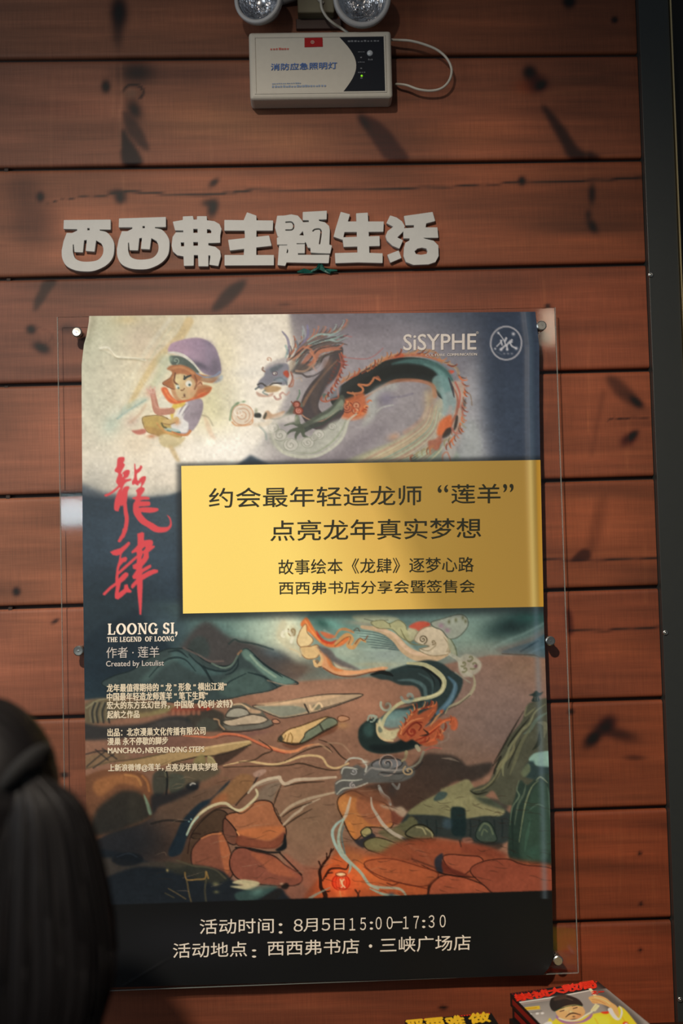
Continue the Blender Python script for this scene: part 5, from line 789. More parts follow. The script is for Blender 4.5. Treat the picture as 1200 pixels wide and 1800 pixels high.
    brush(t2('200,345 260,315 350,290 420,240 475,190 502,200 500,230 460,280 410,330 375,375 365,440 440,415 462,445 440,490 400,500 350,560 325,640 400,570 480,500 560,430 605,395 600,345 525,368 520,340 590,270 615,240 612,70 680,45 714,55 712,170 790,158 840,170 850,210 835,255 875,245 872,275 830,310 780,350 785,430 750,490 690,560 680,600 760,555 815,530 822,575 770,610 700,650 672,690 780,630 860,605 925,615 920,655 850,680 770,720 690,770 690,900 685,1010 680,1150 670,1290 642,1292 635,1180 615,1000 605,830 540,900 512,880 520,840 600,750 550,755 532,715 600,610 545,600 540,545 600,510 605,440 520,520 420,610 330,690 325,750 390,680 430,650 475,660 478,700 420,770 365,810 330,960 410,900 415,840 465,830 480,890 530,935 510,960 450,955 380,1020 320,1062 275,1045 270,1000 290,850 210,910 120,1000 88,990 95,965 190,870 280,805 285,700 300,580 330,480 350,385 300,402 240,390'), False)
    for q in ('685,300 735,262 725,300 690,330', '675,430 700,360 705,400 680,450', '430,0 430,0 430,0'): c.P('#36434d', t2(q), .5, .9)
    # shop mark: ring with figures
    t = np.linspace(0, 2*math.pi, 40); S('#b3aba6', np.column_stack([889.2+27.2*np.cos(t), 603.2+29.2*np.sin(t)]), 3, 1, .85, False)
    K = lambda s_: np.array([850, 565])+pts(s_)/15.
    for q, w_ in (('380,300 450,380 540,520 580,640', (2.2, 1.8, 3)), ('340,660 440,560 480,500', 1.5), ('450,500 480,620', 2), ('560,640 450,740', 3.4), ('590,440 560,520', 2.6), ('590,640 680,540 740,490', 3.4), ('600,620 620,740', 3), ('690,560 740,650 840,700', 2), ('680,560 740,540', 3)): S('#c3bcb6', K(q), w_, .9, .9)
    for x, y, r in ((380, 300, 1.8), (780, 330, 2.6), (855, 710, 2.4), (300, 720, 1.6), (455, 740, 2.4), (615, 740, 2)): B('#cfc8c2', 850+x/15, 565+y/15, r*1.2)
    for x in (540, 640, 740): B('#8f8d8e', 850+x/15, 565+850/15, 2.2, 1.8, 0, .8)
    S('#6d7074', K('330,800 480,880'), 1, .8, .5)
paint_poster(PC)

poster = empty('event_poster', (0, YA1-.003, az0+.01))
tag(poster, 'large event poster with dragon painting, yellow text panel and black footer', 'poster')
ny, nx = 800, 560
v = np.linspace(0, 1, ny)[:, None]; s = np.linspace(0, 1, nx)[None]
yt = 555.5-7.5*s+0*v; yb = 1737-23.*s+0*v; PY = yt+(yb-yt)*v; PX = edgeL(PY)+(edgeR(PY)-edgeL(PY))*s
def Elight(px, py):                      # mean light on the sheet, divided out of the print colours to cancel falloff
    u = (px-550)/400.; v = (py-1100)/500.; K = [(1.068, -.101, -.261, -.052, .021, -.01), (.967, -.102, -.231, -.045, .023, -.007), (.858, -.104, -.2, -.05, .045, -.02)]
    return np.stack([k[0]+k[1]*u+k[2]*v+k[3]*u*u+k[4]*u*v+k[5]*v*v for k in K], -1)
ALB = np.clip(lin(PC.get(PX, PY))/Elight(PX, PY), 0, .92)
me = grid_mesh('printed_sheet', psurf()(PX, PY), ALB); o = link('printed_sheet', me, poster, M_print); rel(o, poster)
# yellow text panel (printed)
def panel(name, corners, cfun, n=(150, 70)):
    s = np.linspace(0, 1, n[0])[None]; t = np.linspace(0, 1, n[1])[:, None]; (a, b, c, d) = [np.array(q, float) for q in corners]
    P = (a*(1-s[..., None])+b*s[..., None])*(1-t[..., None])+(d*(1-s[..., None])+c*s[..., None])*t[..., None]
    px, py = P[..., 0], P[..., 1]; px = np.where(s > .999, edgeR(py)+.3, px)
    C = cfun(px, py); me = grid_mesh(name, psurf(.00035)(px, py), np.clip(lin(C)/Elight(px, py), 0, .92)); o = link(name, me, poster, M_print); rel(o, poster); return o
def gold(px, py):
    A, Bc, Cc, Dd = hexc('#ffda70'), hexc('#ddaf53'), hexc('#b08a3c'), hexc('#a27c36')
    g = (px-(560+(py-820)*.42)); t1 = np.clip((g+150)/230, 0, 1)[..., None]; t1 = t1*t1*(3-2*t1)
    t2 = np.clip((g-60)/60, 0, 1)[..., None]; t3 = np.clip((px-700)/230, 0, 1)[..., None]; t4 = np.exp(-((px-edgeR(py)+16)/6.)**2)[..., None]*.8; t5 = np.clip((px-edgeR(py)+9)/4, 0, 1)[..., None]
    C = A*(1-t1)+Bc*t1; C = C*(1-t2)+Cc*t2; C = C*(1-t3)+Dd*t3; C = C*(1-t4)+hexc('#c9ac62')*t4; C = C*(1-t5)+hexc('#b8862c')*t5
    return C
panel('gold_panel', ((318.5, 819), (949, 808.5), (955.5, 1066.5), (321.5, 1078.5)), gold, (420, 170))
Z = psurf(.0008)
lettering([('约会最年轻造龙师', 367, 892.5, 741, 887.5, 34.5, .012), ('莲羊', 793, 885, 879, 884, 33.5, .012), ('“', 769, 866, 787, 865, 13, .01), ('”', 884, 865, 902, 864.5, 14, .01),
           ('点亮龙年真实梦想', 475, 951, 845, 946, 36, .012), ('故事绘本《龙肆》逐梦心路', 489, 1010, 832, 1005, 26.5, .004), ('西西弗书店分享会暨签售会', 490, 1045, 834, 1041.5, 23, .004)], Z, M_ink, poster, 'panel_lettering')
lettering([('活动时间', 351, 1642, 481, 1640, 26, .004), ('：', 490, 1641, 496, 1641, 18, .02), ('８', 516, 1638, 532, 1637, 22, .0), ('月', 533, 1638, 558, 1637, 23, .0), ('５', 565, 1636, 580, 1635.5, 21, .0), ('日', 587, 1635, 605, 1634.5, 20, .0),
           ('１５', 614, 1636, 643, 1635, 22, .0), (':', 650, 1634, 655, 1634, 14, .02), ('００', 660, 1634, 690, 1633, 22, .0), ('—', 690, 1622.5, 707, 1622, 2.4, .0), ('１７', 708, 1633, 736, 1632, 22, .0), (':', 742, 1631, 747, 1631, 14, .02), ('３０', 753, 1631, 783, 1630, 22, .0),
           ('活动地点', 304, 1684, 434, 1681, 26, .004), ('：', 443, 1683, 450, 1683, 14, .02), ('西西弗书店', 470, 1680, 631, 1676, 26, .004), ('•', 648, 1666, 654, 1666, 6, 0.), ('三峡广场店', 668, 1675, 827, 1670, 27, .004)], Z, M_inkw, poster, 'footer_lettering')
lettering([('作者 · 莲羊', 187, 1157, 280, 1155.5, 19.5, .006), ('Created by Lotulist', 186.5, 1174.5, 288, 1173, 12.5, .012),
           ('SiSYPHE', 709, 616, 836.5, 614.5, 28, .028), ('®', 836.5, 587, 841, 587, 4.5, 0.)], Z, M_inkg, poster, 'title_lettering')
lettering([('龙年最值得期待的 “ 龙 ” 形象 “ 横出江湖”', 188, 1216.5, 398, 1213.5, 14, .026), ('中国最年轻造龙师莲羊 “ 笔下生辉”', 188, 1232, 365, 1229.5, 14, .026), ('宏大的东方玄幻世界，中国版《哈利·波特》', 188, 1247, 409, 1244, 14, .026), ('起航之作品', 188.5, 1263, 245, 1262, 13.5, .026),
           ('出品：北京漫巢文化传播有限公司', 189, 1294.5, 361, 1291.5, 14, .026), ('漫巢', 189, 1310, 212, 1309.5, 13, .026), ('永不停歇的脚步', 216, 1310, 295, 1308.5, 13.5, .026), ('MANCHAO，', 190, 1325.5, 253, 1325, 11, .026), ('NEVERENDING STEPS', 256, 1323.5, 359, 1321.5, 9.6, .026), ('上新浪微博@莲羊，', 190.5, 1357.5, 287, 1356, 14, .026), ('点亮龙年真实梦想', 291, 1356, 382, 1354.5, 13.5, .026)], Z, M_inkc, poster, 'small_lettering', 2)
lettering([('COMMUNICATION', 786, 626, 838, 625, 4.6, .01), ('CULTURE', 748, 626.6, 782, 626, 4.4, .0)], Z, M_inkg, poster, 'small_lettering', 2)
# serif title, drawn letter by letter
def serif(ch):
    adds, w_ = [], 10.
    R = lambda a, b, c, d: adds.append(np.array([(a, b), (c, b), (c, d), (a, d)], float))
    def arc(cx, cy, rx, ry, a0, a1, tw, th):
        t = np.radians(np.linspace(a0, a1, 26)); o_ = np.column_stack([cx+rx*np.cos(t), cy+ry*np.sin(t)]); wd = tw*np.abs(np.cos(t))+th*np.abs(np.sin(t)); i_ = np.column_stack([cx+(rx-wd)*np.cos(t), cy+(ry-wd)*np.sin(t)]); adds.append(np.vstack([o_, i_[::-1]]))
    st, th = 3., 1.1
    if ch == 'L': R(1, 0, 6, th); R(2, 0, 2+st, 14); R(.6, 14-th, 11, 14); adds.append(np.array([(9, 14), (11, 14), (11.5, 9.5), (10.3, 9.5)])); w_ = 11.5
    elif ch == 'O': arc(7, 7, 7, 7.2, 0, 360, st, th); w_ = 14
    elif ch == 'N': R(0, 0, 4, th); R(1.6, 0, 3, 14); R(0, 14-th, 4.6, 14); R(10.6, 0, 12, 14); R(8.8, 0, 13.6, th); adds.append(np.array([(.6, 0), (4.4, 0), (12, 14), (9.4, 14)])); w_ = 13.6
    elif ch == 'G': arc(7, 7, 7, 7.2, 40, 325, st, th); R(8.6, 7.2, 14, 8.3); R(10.2, 7.2, 12.6, 14); w_ = 13.6
    elif ch == 'S': arc(4.6, 3.9, 4.3, 4.1, 90, 345, 2.6, 1.2); arc(4.6, 10.2, 4.6, 4.1, -90, 160, 2.8, 1.2); R(8, .6, 9, 4); R(0, 9.6, 1, 13.6); w_ = 9.4
    elif ch == 'I': R(0, 0, 5.4, th); R(1.2, 0, 1.2+st, 14); R(0, 14-th, 5.4, 14); w_ = 5.4
    elif ch == 'T': R(0, 0, 12, th); R(4.6, 0, 7.6, 14); R(3, 14-th, 9.2, 14); R(0, 0, 1, 3.6); R(11, 0, 12, 3.6); w_ = 12
    elif ch == 'H': [R(a, b, c, d) for a, b, c, d in ((0, 0, 5, th), (1, 0, 4, 14), (0, 14-th, 5, 14), (8, 0, 13, th), (9, 0, 12, 14), (8, 14-th, 13, 14), (3, 6.3, 10, 7.5))]; w_ = 13
    elif ch in 'EF':
        R(0, 0, 10, th); R(1.2, 0, 4.2, 14); R(3, 6.4, 8, 7.5); R(9.2, 0, 10.2, 3.6); R(7.4, 5, 8.2, 9)
        R(0, 14-th, 10.4 if ch == 'E' else 5.4, 14)
        if ch == 'E': R(9.4, 10.4, 10.6, 14)
        w_ = 10.6
    elif ch == 'D': R(0, 0, 6, th); R(1.2, 0, 4.2, 14); R(0, 14-th, 6, 14); arc(5.6, 7, 7, 7, -90, 90, st, th); w_ = 12.6
    elif ch == ',': adds.append(np.array([(0, 11.4), (3, 11.4), (3.2, 14.4), (.6, 18), (-.2, 17.4), (1.3, 14.4), (0, 14)])); w_ = 3.2
    return adds, w_
def serif_line(txt, x0, y0, x1, y1, h, bold=.35):
    allp, x = [], 0.
    for ch in txt:
        if ch == ' ': x += 6; continue
        a, w_ = serif(ch); allp += [q+[x, 0] for q in a]; x += w_+1.3
    K = .28; c = Canvas(-2, -2, x+2, 20, K, '#000000')
    for q in allp: c.P('#ffffff', q, 0., 1, False)
    M = c.A[..., 0]; M = np.pad(M, 2); M = (M[:-4, 2:-2]+M[4:, 2:-2]+M[2:-2, :-4]+M[2:-2, 4:]+2*M[2:-2, 2:-2])/6
    lp = [simplify(q, .3)*K-2 for q in contours(M, .42)]
    me = loops_mesh([q*[1, -1] for q in lp], 0); V = np.array([v.co[:2] for v in me.vertices]); F = [tuple(p.vertices) for p in me.polygons]; bpy.data.meshes.remove(me)
    px = x0+(x1-x0)*V[:, 0]/(x-1.3); py = y0+(y1-y0)*V[:, 0]/(x-1.3)+(-V[:, 1]-14)*h/14
    return px, py, F
for a in (('LOONG SI,', 188.5, 1116, 312, 1114, 19.5), ('THE LEGEND  OF LOONG', 188, 1128.8, 306, 1126.8, 8.6)):
    px, py, F = serif_line(*a); me = bpy.data.meshes.new('serif_lettering'); me.from_pydata(Z(px, py).tolist(), [], F); rel(link('serif_lettering', me, poster, M_inkw), poster)

# ================================================================== emergency light over the sign
def to_wall(P, Y): return at(P[0], P[1], Y)
BD = -.046                               # front of the housing
em = empty('emergency_light', (.035, 0, .93)); tag(em, 'twin-head white emergency light with battery box on the boards', 'emergency light')
cl = np.array([at(436, 57, BD), at(686.5, 52.5, BD), at(690.5, 168, BD), at(440, 177.5, BD)])
hx0, hx1, hz0, hz1 = (cl[0][0]+cl[3][0])/2, (cl[1][0]+cl[2][0])/2, (cl[2][2]+cl[3][2])/2, (cl[0][2]+cl[1][2])/2
bm = bmesh.new(); box(bm, hx0, hx1, BD, -.0005, hz0, hz1, .006, 3); bobj('housing', bm, M_plastic, em, True)
for p_ in em.children: p_.data.polygons.foreach_set('use_smooth', [False]*len(p_.data.polygons))
bm = bmesh.new()                         # raised frame lip and face plate
fx0, fx1, fz0, fz1 = hx0+.012, hx1-.014, hz0+.012, hz1-.012
for a, b, c, d in ((fx0-.003, fx0, fz0-.003, fz1+.003), (fx1, fx1+.003, fz0-.003, fz1+.003), (fx0, fx1, fz0-.003, fz0), (fx0, fx1, fz1, fz1+.003)): box(bm, a, b, BD-.0012, BD, c, d, .0004, 1)
bobj('frame_lip', bm, M_plastic, em)
bp = lambda u, v: (fx0+(fx1-fx0)*u, BD-.0006, fz1-(fz1-fz0)*v)
bm = bmesh.new()                         # dark control panel with its round left side
arc = [(.655+.115*math.sin(math.pi*t)+.02*t, t) for t in np.linspace(0, 1, 18)]
fv = [bm.verts.new(bp(u, v)) for u, v in arc+[(1, 1), (1, 0)]]; bm.faces.new(fv); bobj('control_panel', bm, M_dkpanel, em)
def esurf(px, py, off=.0009): return at(px, py, BD-off)
lettering([('消防应急照明灯', 476, 124, 592, 121, 12, .012)], esurf, M_blue, em, 'blue_lettering')
bm = bmesh.new(); q = [bm.verts.new(at(x, y, BD-.0008)) for x, y in ((535, 83), (567, 82), (566.5, 66), (535, 66.5))]; bm.faces.new(q); lab = bobj('red_label', bm, M_red, em)
bm = bmesh.new(); rt = random.Random(4)
def dashes(x0, x1, y, h, n, sl=-.02):
    for k in range(n):
        x = x0+(x1-x0)*k/n; w_ = (x1-x0)/n*rt.uniform(.55, .85); yy = y+(x-x0)*sl; hh = h*rt.uniform(.6, 1)
        bm.faces.new([bm.verts.new(at(a, b, BD-.001)) for a, b in ((x, yy), (x+w_, yy), (x+w_, yy-hh), (x, yy-hh))])
M_pale = mat('faint_print', '#a4473c', .5); dashes(475, 509, 88, 4.2, 7); bobj('small_print', bm, M_pale, em)
bm = bmesh.new(); dashes(478, 574, 154, 4, 20); dashes(478, 530, 148, 2.2, 14); bobj('small_print', bm, mat('faint_blue', '#6f7f97', .5), em)
bm = bmesh.new(); dashes(611, 668, 74, 3.2, 10); dashes(629, 641, 92, 1.8, 4); dashes(629, 641, 110, 1.8, 4); dashes(629, 643, 128, 1.8, 4); dashes(633, 638, 138, 2, 1); dashes(633, 638, 102, 3, 1); dashes(633, 638, 121, 3, 1); dashes(647, 655, 106, 3, 3); bobj('small_print', bm, mat('grey_print', '#5b5f66', .5), em)
p = at(549, 74, BD-.0012); bm = bmesh.new(); lathe(bm, [(.0022, .0001), (.0034, .0001)], Matrix.Translation(p) @ Matrix.Rotation(math.pi/2, 4, 'X'), 20); lathe(bm, [(0, .0001), (.0012, .0001)], Matrix.Translation(p) @ Matrix.Rotation(math.pi/2, 4, 'X'), 12); bobj('round_emblem', bm, mat('emblem_ink', '#a8877a', .5), em)
p = at(650, 94, BD); bm = bmesh.new(); lathe(bm, [(0, .003), (.0045, .003), (.0055, .0015), (.0058, 0), (0, 0)], Matrix.Translation(p) @ Matrix.Rotation(math.pi/2, 4, 'X'), 24); bobj('test_button', bm, mat('grey_button', '#9aa0a6', .35), em, True)
m_led = bpy.data.materials.new('green_led'); m_led.use_nodes = True; b = m_led.node_tree.nodes['Principled BSDF']; b.inputs['Base Color'].default_value = L('#7cc71c'); b.inputs['Emission Color'].default_value = L('#86d81c'); b.inputs['Emission Strength'].default_value = .75
p = at(635.5, 133.5, BD); bm = bmesh.new(); lathe(bm, [(0, .0022), (.0014, .0018), (.0024, 0), (0, 0)], Matrix.Translation(p) @ Matrix.Rotation(math.pi/2, 4, 'X'), 14); bobj('led', bm, m_led, em, True)
# lamp heads
for (px, py, R, aim) in ((454, -2, .0455, (-.26, -1, -.12)), (636, -5, .0535, (.02, -1, -.20))):
    Yf = -.066; c0 = Vector(at(px, py, Yf)); d = Vector(aim).normalized(); M = Matrix.Translation(c0) @ d.to_track_quat('Z', 'Y').to_matrix().to_4x4()
    bm = bmesh.new(); lathe(bm, [(R*.83, .004), (R*.86, .006), (R*.97, .006), (R, .003), (R, -.006), (R*.9, -.012), (R*.72, -.036), (R*.4, -.05), (0, -.052)], M, 44); hd = bobj('lamp_head', bm, M_ring, em, True)
    bm = bmesh.new(); pr = [(R*.83, .002)]
    for k in range(9): rr = R*(.83-.068*k); pr += [(rr, -.003-.0038*k), (rr-.0012, -.0055-.0038*k)]
    pr += [(R*.2, -.034), (0, -.034)]
    n = 36; lathe(bm, pr, M, n); bm.verts.ensure_lookup_table()
    rj = random.Random(int(px))
    for v_ in bm.verts: v_.co += Vector((rj.uniform(-1, 1), rj.uniform(-1, 1), rj.uniform(-1, 1)))*.0004
    rf = bobj('reflector', bm, M_chrome, hd); rf.matrix_parent_inverse = Matrix.Translation(-em.location) @ Matrix.Translation(em.location)
    bm = bmesh.new(); lathe(bm, [(0, -.008), (.006, -.010), (.0085, -.018), (.007, -.03), (0, -.031)], M, 16); bobj('bulb', bm, M_lens, hd, True)
    # arm back to the wall box
    e0 = c0-d*.045; bm = bmesh.new(); tube(bm, [e0, e0+Vector(((.545-.6)*.0+(.0-e0.x+.0)*.25, .018, .02)), (float(at(545, 10, -.02)[0])+(.012 if px > 545 else -.012), -.018, float(at(545, -12, -.02)[2]))], [.008, .008, .008], 12)
    bobj('swivel_arm', bm, M_ring, em, True)
for ch in em.children_recursive:
    if ch.name.startswith(('reflector', 'bulb')): ch.matrix_parent_inverse = Matrix.Identity(4)
a = at(523, 22, -.03); b_ = at(588, 22, -.03)
bm = bmesh.new(); box(bm, a[0], b_[0], -.03, -.0005, a[2], a[2]+.075, .003, 2); bobj('wall_box', bm, mat('yellowed_plastic', '#6e6650', .5), em)
bm = bmesh.new(); a2 = at(520, 40, -.008); b2 = at(600, 40, -.008); box(bm, a2[0], b2[0], -.008, -.0005, a2[2]-.012, a[2], .001, 1); bobj('back_plate', bm, mat('brown_plate', '#3a2620', .5), em)
def cable(P, r, name='cable'):
    Q = smooth(np.array(P, float), 8, False); bm = bmesh.new(); tube(bm, Q, r, 10); return bobj(name, bm, M_plastic, em, True)
cc = [(683, 70, -.02), (700, 70.5, -.024), (722, 72, -.026), (748, 79, -.026), (770, 89, -.026), (786, 104, -.026), (793.5, 123, -.026), (789, 142, -.026), (776, 155, -.024), (757, 159.5, -.022), (735, 157, -.022), (715, 150, -.02), (700, 148, -.016), (695, 148.5, -.008)]
cable([at(x, y, Y) for x, y, Y in cc], .0024)
cable([at(x, y, Y) for x, y, Y in ((564, -10, -.034), (564, 4, -.036), (566, 16, -.036), (574, 30, -.032), (586, 41, -.028), (600, 50, -.02), (612, 58, -.02))], .0026)
cable([at(x, y, Y) for x, y, Y in ((558, -14, -.034), (560, -2, -.034), (568, 6, -.03))], .0034, 'cable_gland')

# ================================================================== books on a dark display table
TT = -.868
tb = empty('display_table', (.35, -.42, -1.65)); tag(tb, 'dark wooden display table standing against the boards', 'table')
bm = bmesh.new(); box(bm, -.25, 1.0, -.80, -.015, TT-.03, TT, .003, 2); bobj('table_top', bm, M_table, tb)
for x in (-.20, .95):
    for y in (-.75, -.065): bm = bmesh.new(); box(bm, x-.03, x+.03, y-.03, y+.03, -1.65, TT-.03, .003, 1); bobj('leg', bm, M_table, tb)
bm = bmesh.new(); box(bm, -.17, .92, -.765, -.745, TT-.12, TT-.031); bobj('apron', bm, M_table, tb)
# cover pictures
BC = Canvas(700, 1712, 1240, 2040, .5, '#8b8682')
def paint_cover(c):
    P, S, B, Eo = c.P, c.S, c.B, c.E
    P('#1b1c1d', '880,1700 1130,1700 1075,1737 1060,1738 905,1766 890,1770', .8, 1, False); P('#8d8883', '904,1763 1040,1741 1160,1741 1240,1900 1000,2040 900,2040', 1, 1, False)
    P('#4d4c49', '1045,1741 1056,1735 1130,1800 1090,1800', 4, .9); B('#6b6865', 940, 1760, 50, 8, -8, .6); B('#b5b0ab', 945, 1795, 40, 16, 0, .5)
    S('#d9d4cc', '913,1762 960,1755 1000,1748 1036,1741', 2, .6, .9); S('#a8978f', '914,1765 960,1758 1000,1750', 2.4, 1, .7)
    P('#d8b032', '921,1771 948,1768 949,1774 923,1776', .6, 1, False); S('#8a4a1c', '924,1773.5 943,1771.5', 1, .5, .7); S('#5e5d58', '928,1781 952,1777', 1.6, .6, .6)
    for x in (931, 944, 953): Eo('#ece6dc', x, 1782.5-(x-931)*.06, 3, 1.6, -6, .5)
    P('#ecbf2c', '960,1812 972,1795 985,1788 1010,1790 1040,1783 1062,1779 1080,1778 1092,1770 1125,1808 1240,1960 1000,2040 940,2040', .8, 1); P('#f6d84c', '1000,1800 1040,1786 1070,1790 1060,1820 1010,1840', 4, .6); S('#b98d1c', '1045,1790 1052,1804 1048,1820', 1.4, .8, .7); S('#b98d1c', '1092,1786 1104,1806', 1.4, .8, .7)
    P('#ded9cc', '950,1806 960,1797 970,1797 966,1812', .8, 1); P('#d43a1e', '1056,1779 1070,1778 1068,1782 1060,1782', .5, 1); Eo('#d43a1e', 1099, 1799, 5, 3, 0, .6); Eo('#f4ede0', 1100, 1800, 2.6, 1.6, 0, .6)
    P('#d6a36c', '976,1775 984,1770 1000,1766 1018,1764 1024,1770 1028,1780 1020,1790 1004,1796 990,1794 980,1786', .8, 1); B('#e8c08a', 994, 1774, 8, 3, -8, .8); B('#b5764a', 1018, 1786, 7, 5, 0, .6); B('#efcf9c', 1002, 1779, 4, 3, 0, .8)
    S('#3a2a22', '984,1778 991,1776', 1.4, .5, .9); S('#3a2a22', '1007,1773 1014,1771', 1.4, .5, .9); S('#5a3a2a', '983,1774 992,1771', 1, .5, .7); S('#5a3a2a', '1005,1769 1014,1767', 1, .5, .7); S('#221b18', '994,1788 1000,1783 1008,1781 1020,1784', (1, 2.4, 1), .6, .95); B('#2a1d18', 1008, 1787, 2.4, 1.2); B('#2b1f19', 1008, 1793, 7, 2.6, -8, .8); S('#a86a44', '1000,1776 1000,1780 1004,1781', 1, .6, .7)
    P('#262220', '966,1768 968,1756 976,1752 990,1748 1006,1752 1018,1758 1024,1768 1010,1766 992,1769 974,1778', .7, 1); S('#5a4c40', '974,1758 990,1754 1006,1758', 2, .8, .7); P('#43352c', '972,1754 980,1750 996,1749 992,1756 976,1759', 1, .8); S('#1b5c3a', '974,1778 990,1771 1010,1767 1023,1769', 1, .5, .8)
    P('#8b5f9c', '977,1784 984,1790 1000,1796 1022,1794 1040,1782 1038,1790 1022,1798 996,1800 980,1793', .8, .9)
    S('#ead7b4', '982,1790 996,1794 1014,1793 1030,1784 1040,1778 1046,1768', (2.2, 2.6, 3, 3), .7, 1); P('#e1cf9e', '1037,1777 1046,1764 1054,1768 1046,1778', .6, 1, False); S('#e8d7a8', '1028,1725 1033,1733 1042,1745 1047,1752', 4.4, .6, 1); S('#a08448', '1040,1776 1050,1766', .8, .5, .6)
    P('#d9a266', '1034,1754 1040,1751 1052,1750 1064,1754 1074,1762 1084,1770 1088,1786 1082,1784 1072,1772 1060,1766 1050,1764 1042,1764 1038,1760', .7, 1); S('#8d5a30', '1040,1757 1052,1759 1064,1765', .9, .5, .7); S('#8d5a30', '1040,1761 1050,1762', .8, .5, .7); S('#f0c890', '1044,1753 1060,1757 1072,1765', 1.6, .8, .7)
    P('#e9e3d6', '1068,1775 1074,1772 1080,1782 1088,1790 1091,1776 1087,1768 1092,1772 1094,1782 1088,1793 1078,1790', .7, 1)
    c.A[:] = c.A
paint_cover(BC)
def back_rot(a, b): return math.atan2(b[1]-a[1], b[0]-a[0])
M_bred = mat('red_book_spine', '#8e2018', .45); M_bblk = mat('black_book_board', '#1a1716', .45)
def make_book(name, org, ang, w_, d_, th, zt, canvas=None, cover=None, label=None, group=None):
    """org: far left corner (x, y); spine on the left side"""
    root = empty(name, (org[0], org[1], zt-th)); root.rotation_euler = (0, 0, ang)
    def part(nm, bm, m):
        o = bobj(nm, bm, m); o.parent = root; return o
    bm = bmesh.new(); box(bm, .003, w_-.003, -d_+.003, -.003, .0012, th-.0012); part('page_block', bm, M_page)
    bm = bmesh.new(); box(bm, 0, w_, -d_, 0, 0, .0011); part('back_cover', bm, M_bblk)
    bm = bmesh.new(); box(bm, 0, .0012, -d_, 0, .0011, th-.0011, .0003, 1); sp = part('spine', bm, M_bblk)
    bm = bmesh.new(); box(bm, -.0003, 0, -d_*.93, -.01, th*.3, th*.72); st = part('spine_band', bm, M_bred); st.parent = sp
    bm = bmesh.new(); box(bm, 0, w_, -d_, 0, th-.0011, th-.0001); fc = part('front_cover', bm, cover or M_bblk)
    if canvas is not None:
        nx, ny = 330, 460; s = np.linspace(.0006, w_-.0006, nx)[None]; t = np.linspace(-.0006, -d_+.0006, ny)[:, None]
        X = s+0*t; Y = t+0*s; Z = 0*X+th+.0001; ca, sa = math.cos(ang), math.sin(ang)
        Wd = np.stack([org[0]+X*ca-Y*sa, org[1]+X*sa+Y*ca, Z*0+zt], -1); d = Wd-CP; q = d@f0; px = 600+FP*(d@RX)/q; py = 900-FP*(d@UX)/q
        o = link('cover_print', grid_mesh('cover_print', np.stack([X, Y, Z], -1)[::-1], np.minimum(lin(canvas.get(px, py))[::-1]*1.55, .92)), root, M_bookprint)
    tag(root, label, 'book', group); return root
ZA = -.780
a = atz(896, 1746, ZA); b = atz(1050, 1724.5, ZA); angA = back_rot(a, b); wA = float(np.linalg.norm(b-a)); dA = wA*1.42
th = .0218
bkA = make_book('book', a, angA, wA, dA, th, ZA, BC, label='topmost book of the right stack, cover showing bearded man in black cap, yellow robe')
for k, (dx, da) in enumerate(((.003, .012), (-.002, -.010), (.002, .006))):
    make_book('book', (a[0]+dx-.001*k, a[1]-.0005*k), angA+da, wA, dA, th, ZA-th*(k+1), label=('second book from the top of the right stack, directly under the bearded man cover', 'third book from the top of the right stack at the lower right', 'bottom book of the right stack, lying on the table')[k], group='books in the right stack')
def csurf(Z_): return lambda px, py: atz(px, py, Z_)
ttl = empty('x', (0, 0, 0)); bpy.data.objects.remove(ttl)
M_bt = mat('red_title', '#ff3a22', .5); M_yt = mat('yellow_title', '#ffcf2e', .5)
def onbook(o, bk):
    o.parent = bk; bk_m = Matrix.Translation(bk.location) @ Matrix.Rotation(bk.rotation_euler.z, 4, 'Z'); o.matrix_parent_inverse = bk_m.inverted()
o = lettering([('崇', 908, 1760, 937, 1756, 11, .08, -.55), ('祯', 938, 1756, 966, 1751, 11.5, .08, -.5), ('大', 965, 1750, 993, 1745, 10.5, .08, -.5), ('败', 992, 1745, 1021, 1740, 12, .08, -.45), ('局', 1018, 1741, 1049, 1736, 12, .08, -.4), ('之一', 1040, 1748, 1062, 1746, 5.5, .05, -.3)], csurf(ZA+.0004), M_bt, None, 'title_character')
for q_ in o: onbook(q_, bkA)
def dots(name, p0, p1, n, r, Z_, m_, bk):
    bm = bmesh.new()
    for k in range(n):
        t = (k+.5)/n; x = p0[0]+(p1[0]-p0[0])*t; y = p0[1]+(p1[1]-p0[1])*t
        bm.faces.new([bm.verts.new(atz(x+dx, y+dy, Z_)) for dx, dy in ((-r, .4), (0, r*.75), (r, .4), (r, -r*.4), (-r, -r*.4))])
    onbook(bobj(name, bm, m_), bk)
dots('edge_ornament', (898, 1747.5), (960, 1738), 12, 1.6, ZA+.0003, M_bred, bkA); dots('edge_ornament', (985, 1734), (1050, 1725.5), 13, 1.6, ZA+.0003, M_bt, bkA)
ZB = -.802
a = atz(711, 1794, ZB); b = atz(863, 1780, ZB); angB = back_rot(a, b); wB = float(np.linalg.norm(b-a))
bkB = make_book('book', a, angB, wB, wB*1.42, .022, ZB, None, label='topmost book of the lower middle stack, black cover with big yellow title')
for k in range(2): make_book('book', (a[0]+.002*(1-2*k), a[1]-.001), angB+.008*(1-2*k), wB, wB*1.42, .022, ZB-.022*(k+1), label=('middle book of the lower middle stack, under the yellow title', 'bottom book of the lower middle stack, on the table')[k], group='books in the lower middle stack')
o = lettering([('严', 720, 1818, 752, 1815, 23, .08, -.4), ('要', 755, 1816, 787, 1813, 24, .08, -.4), ('难', 790, 1812, 822, 1809, 24, .08, -.4), ('做', 826, 1800, 862, 1796, 17, .08, -.2)], csurf(ZB+.0004), M_yt, None, 'title_character')
for q_ in o: onbook(q_, bkB)
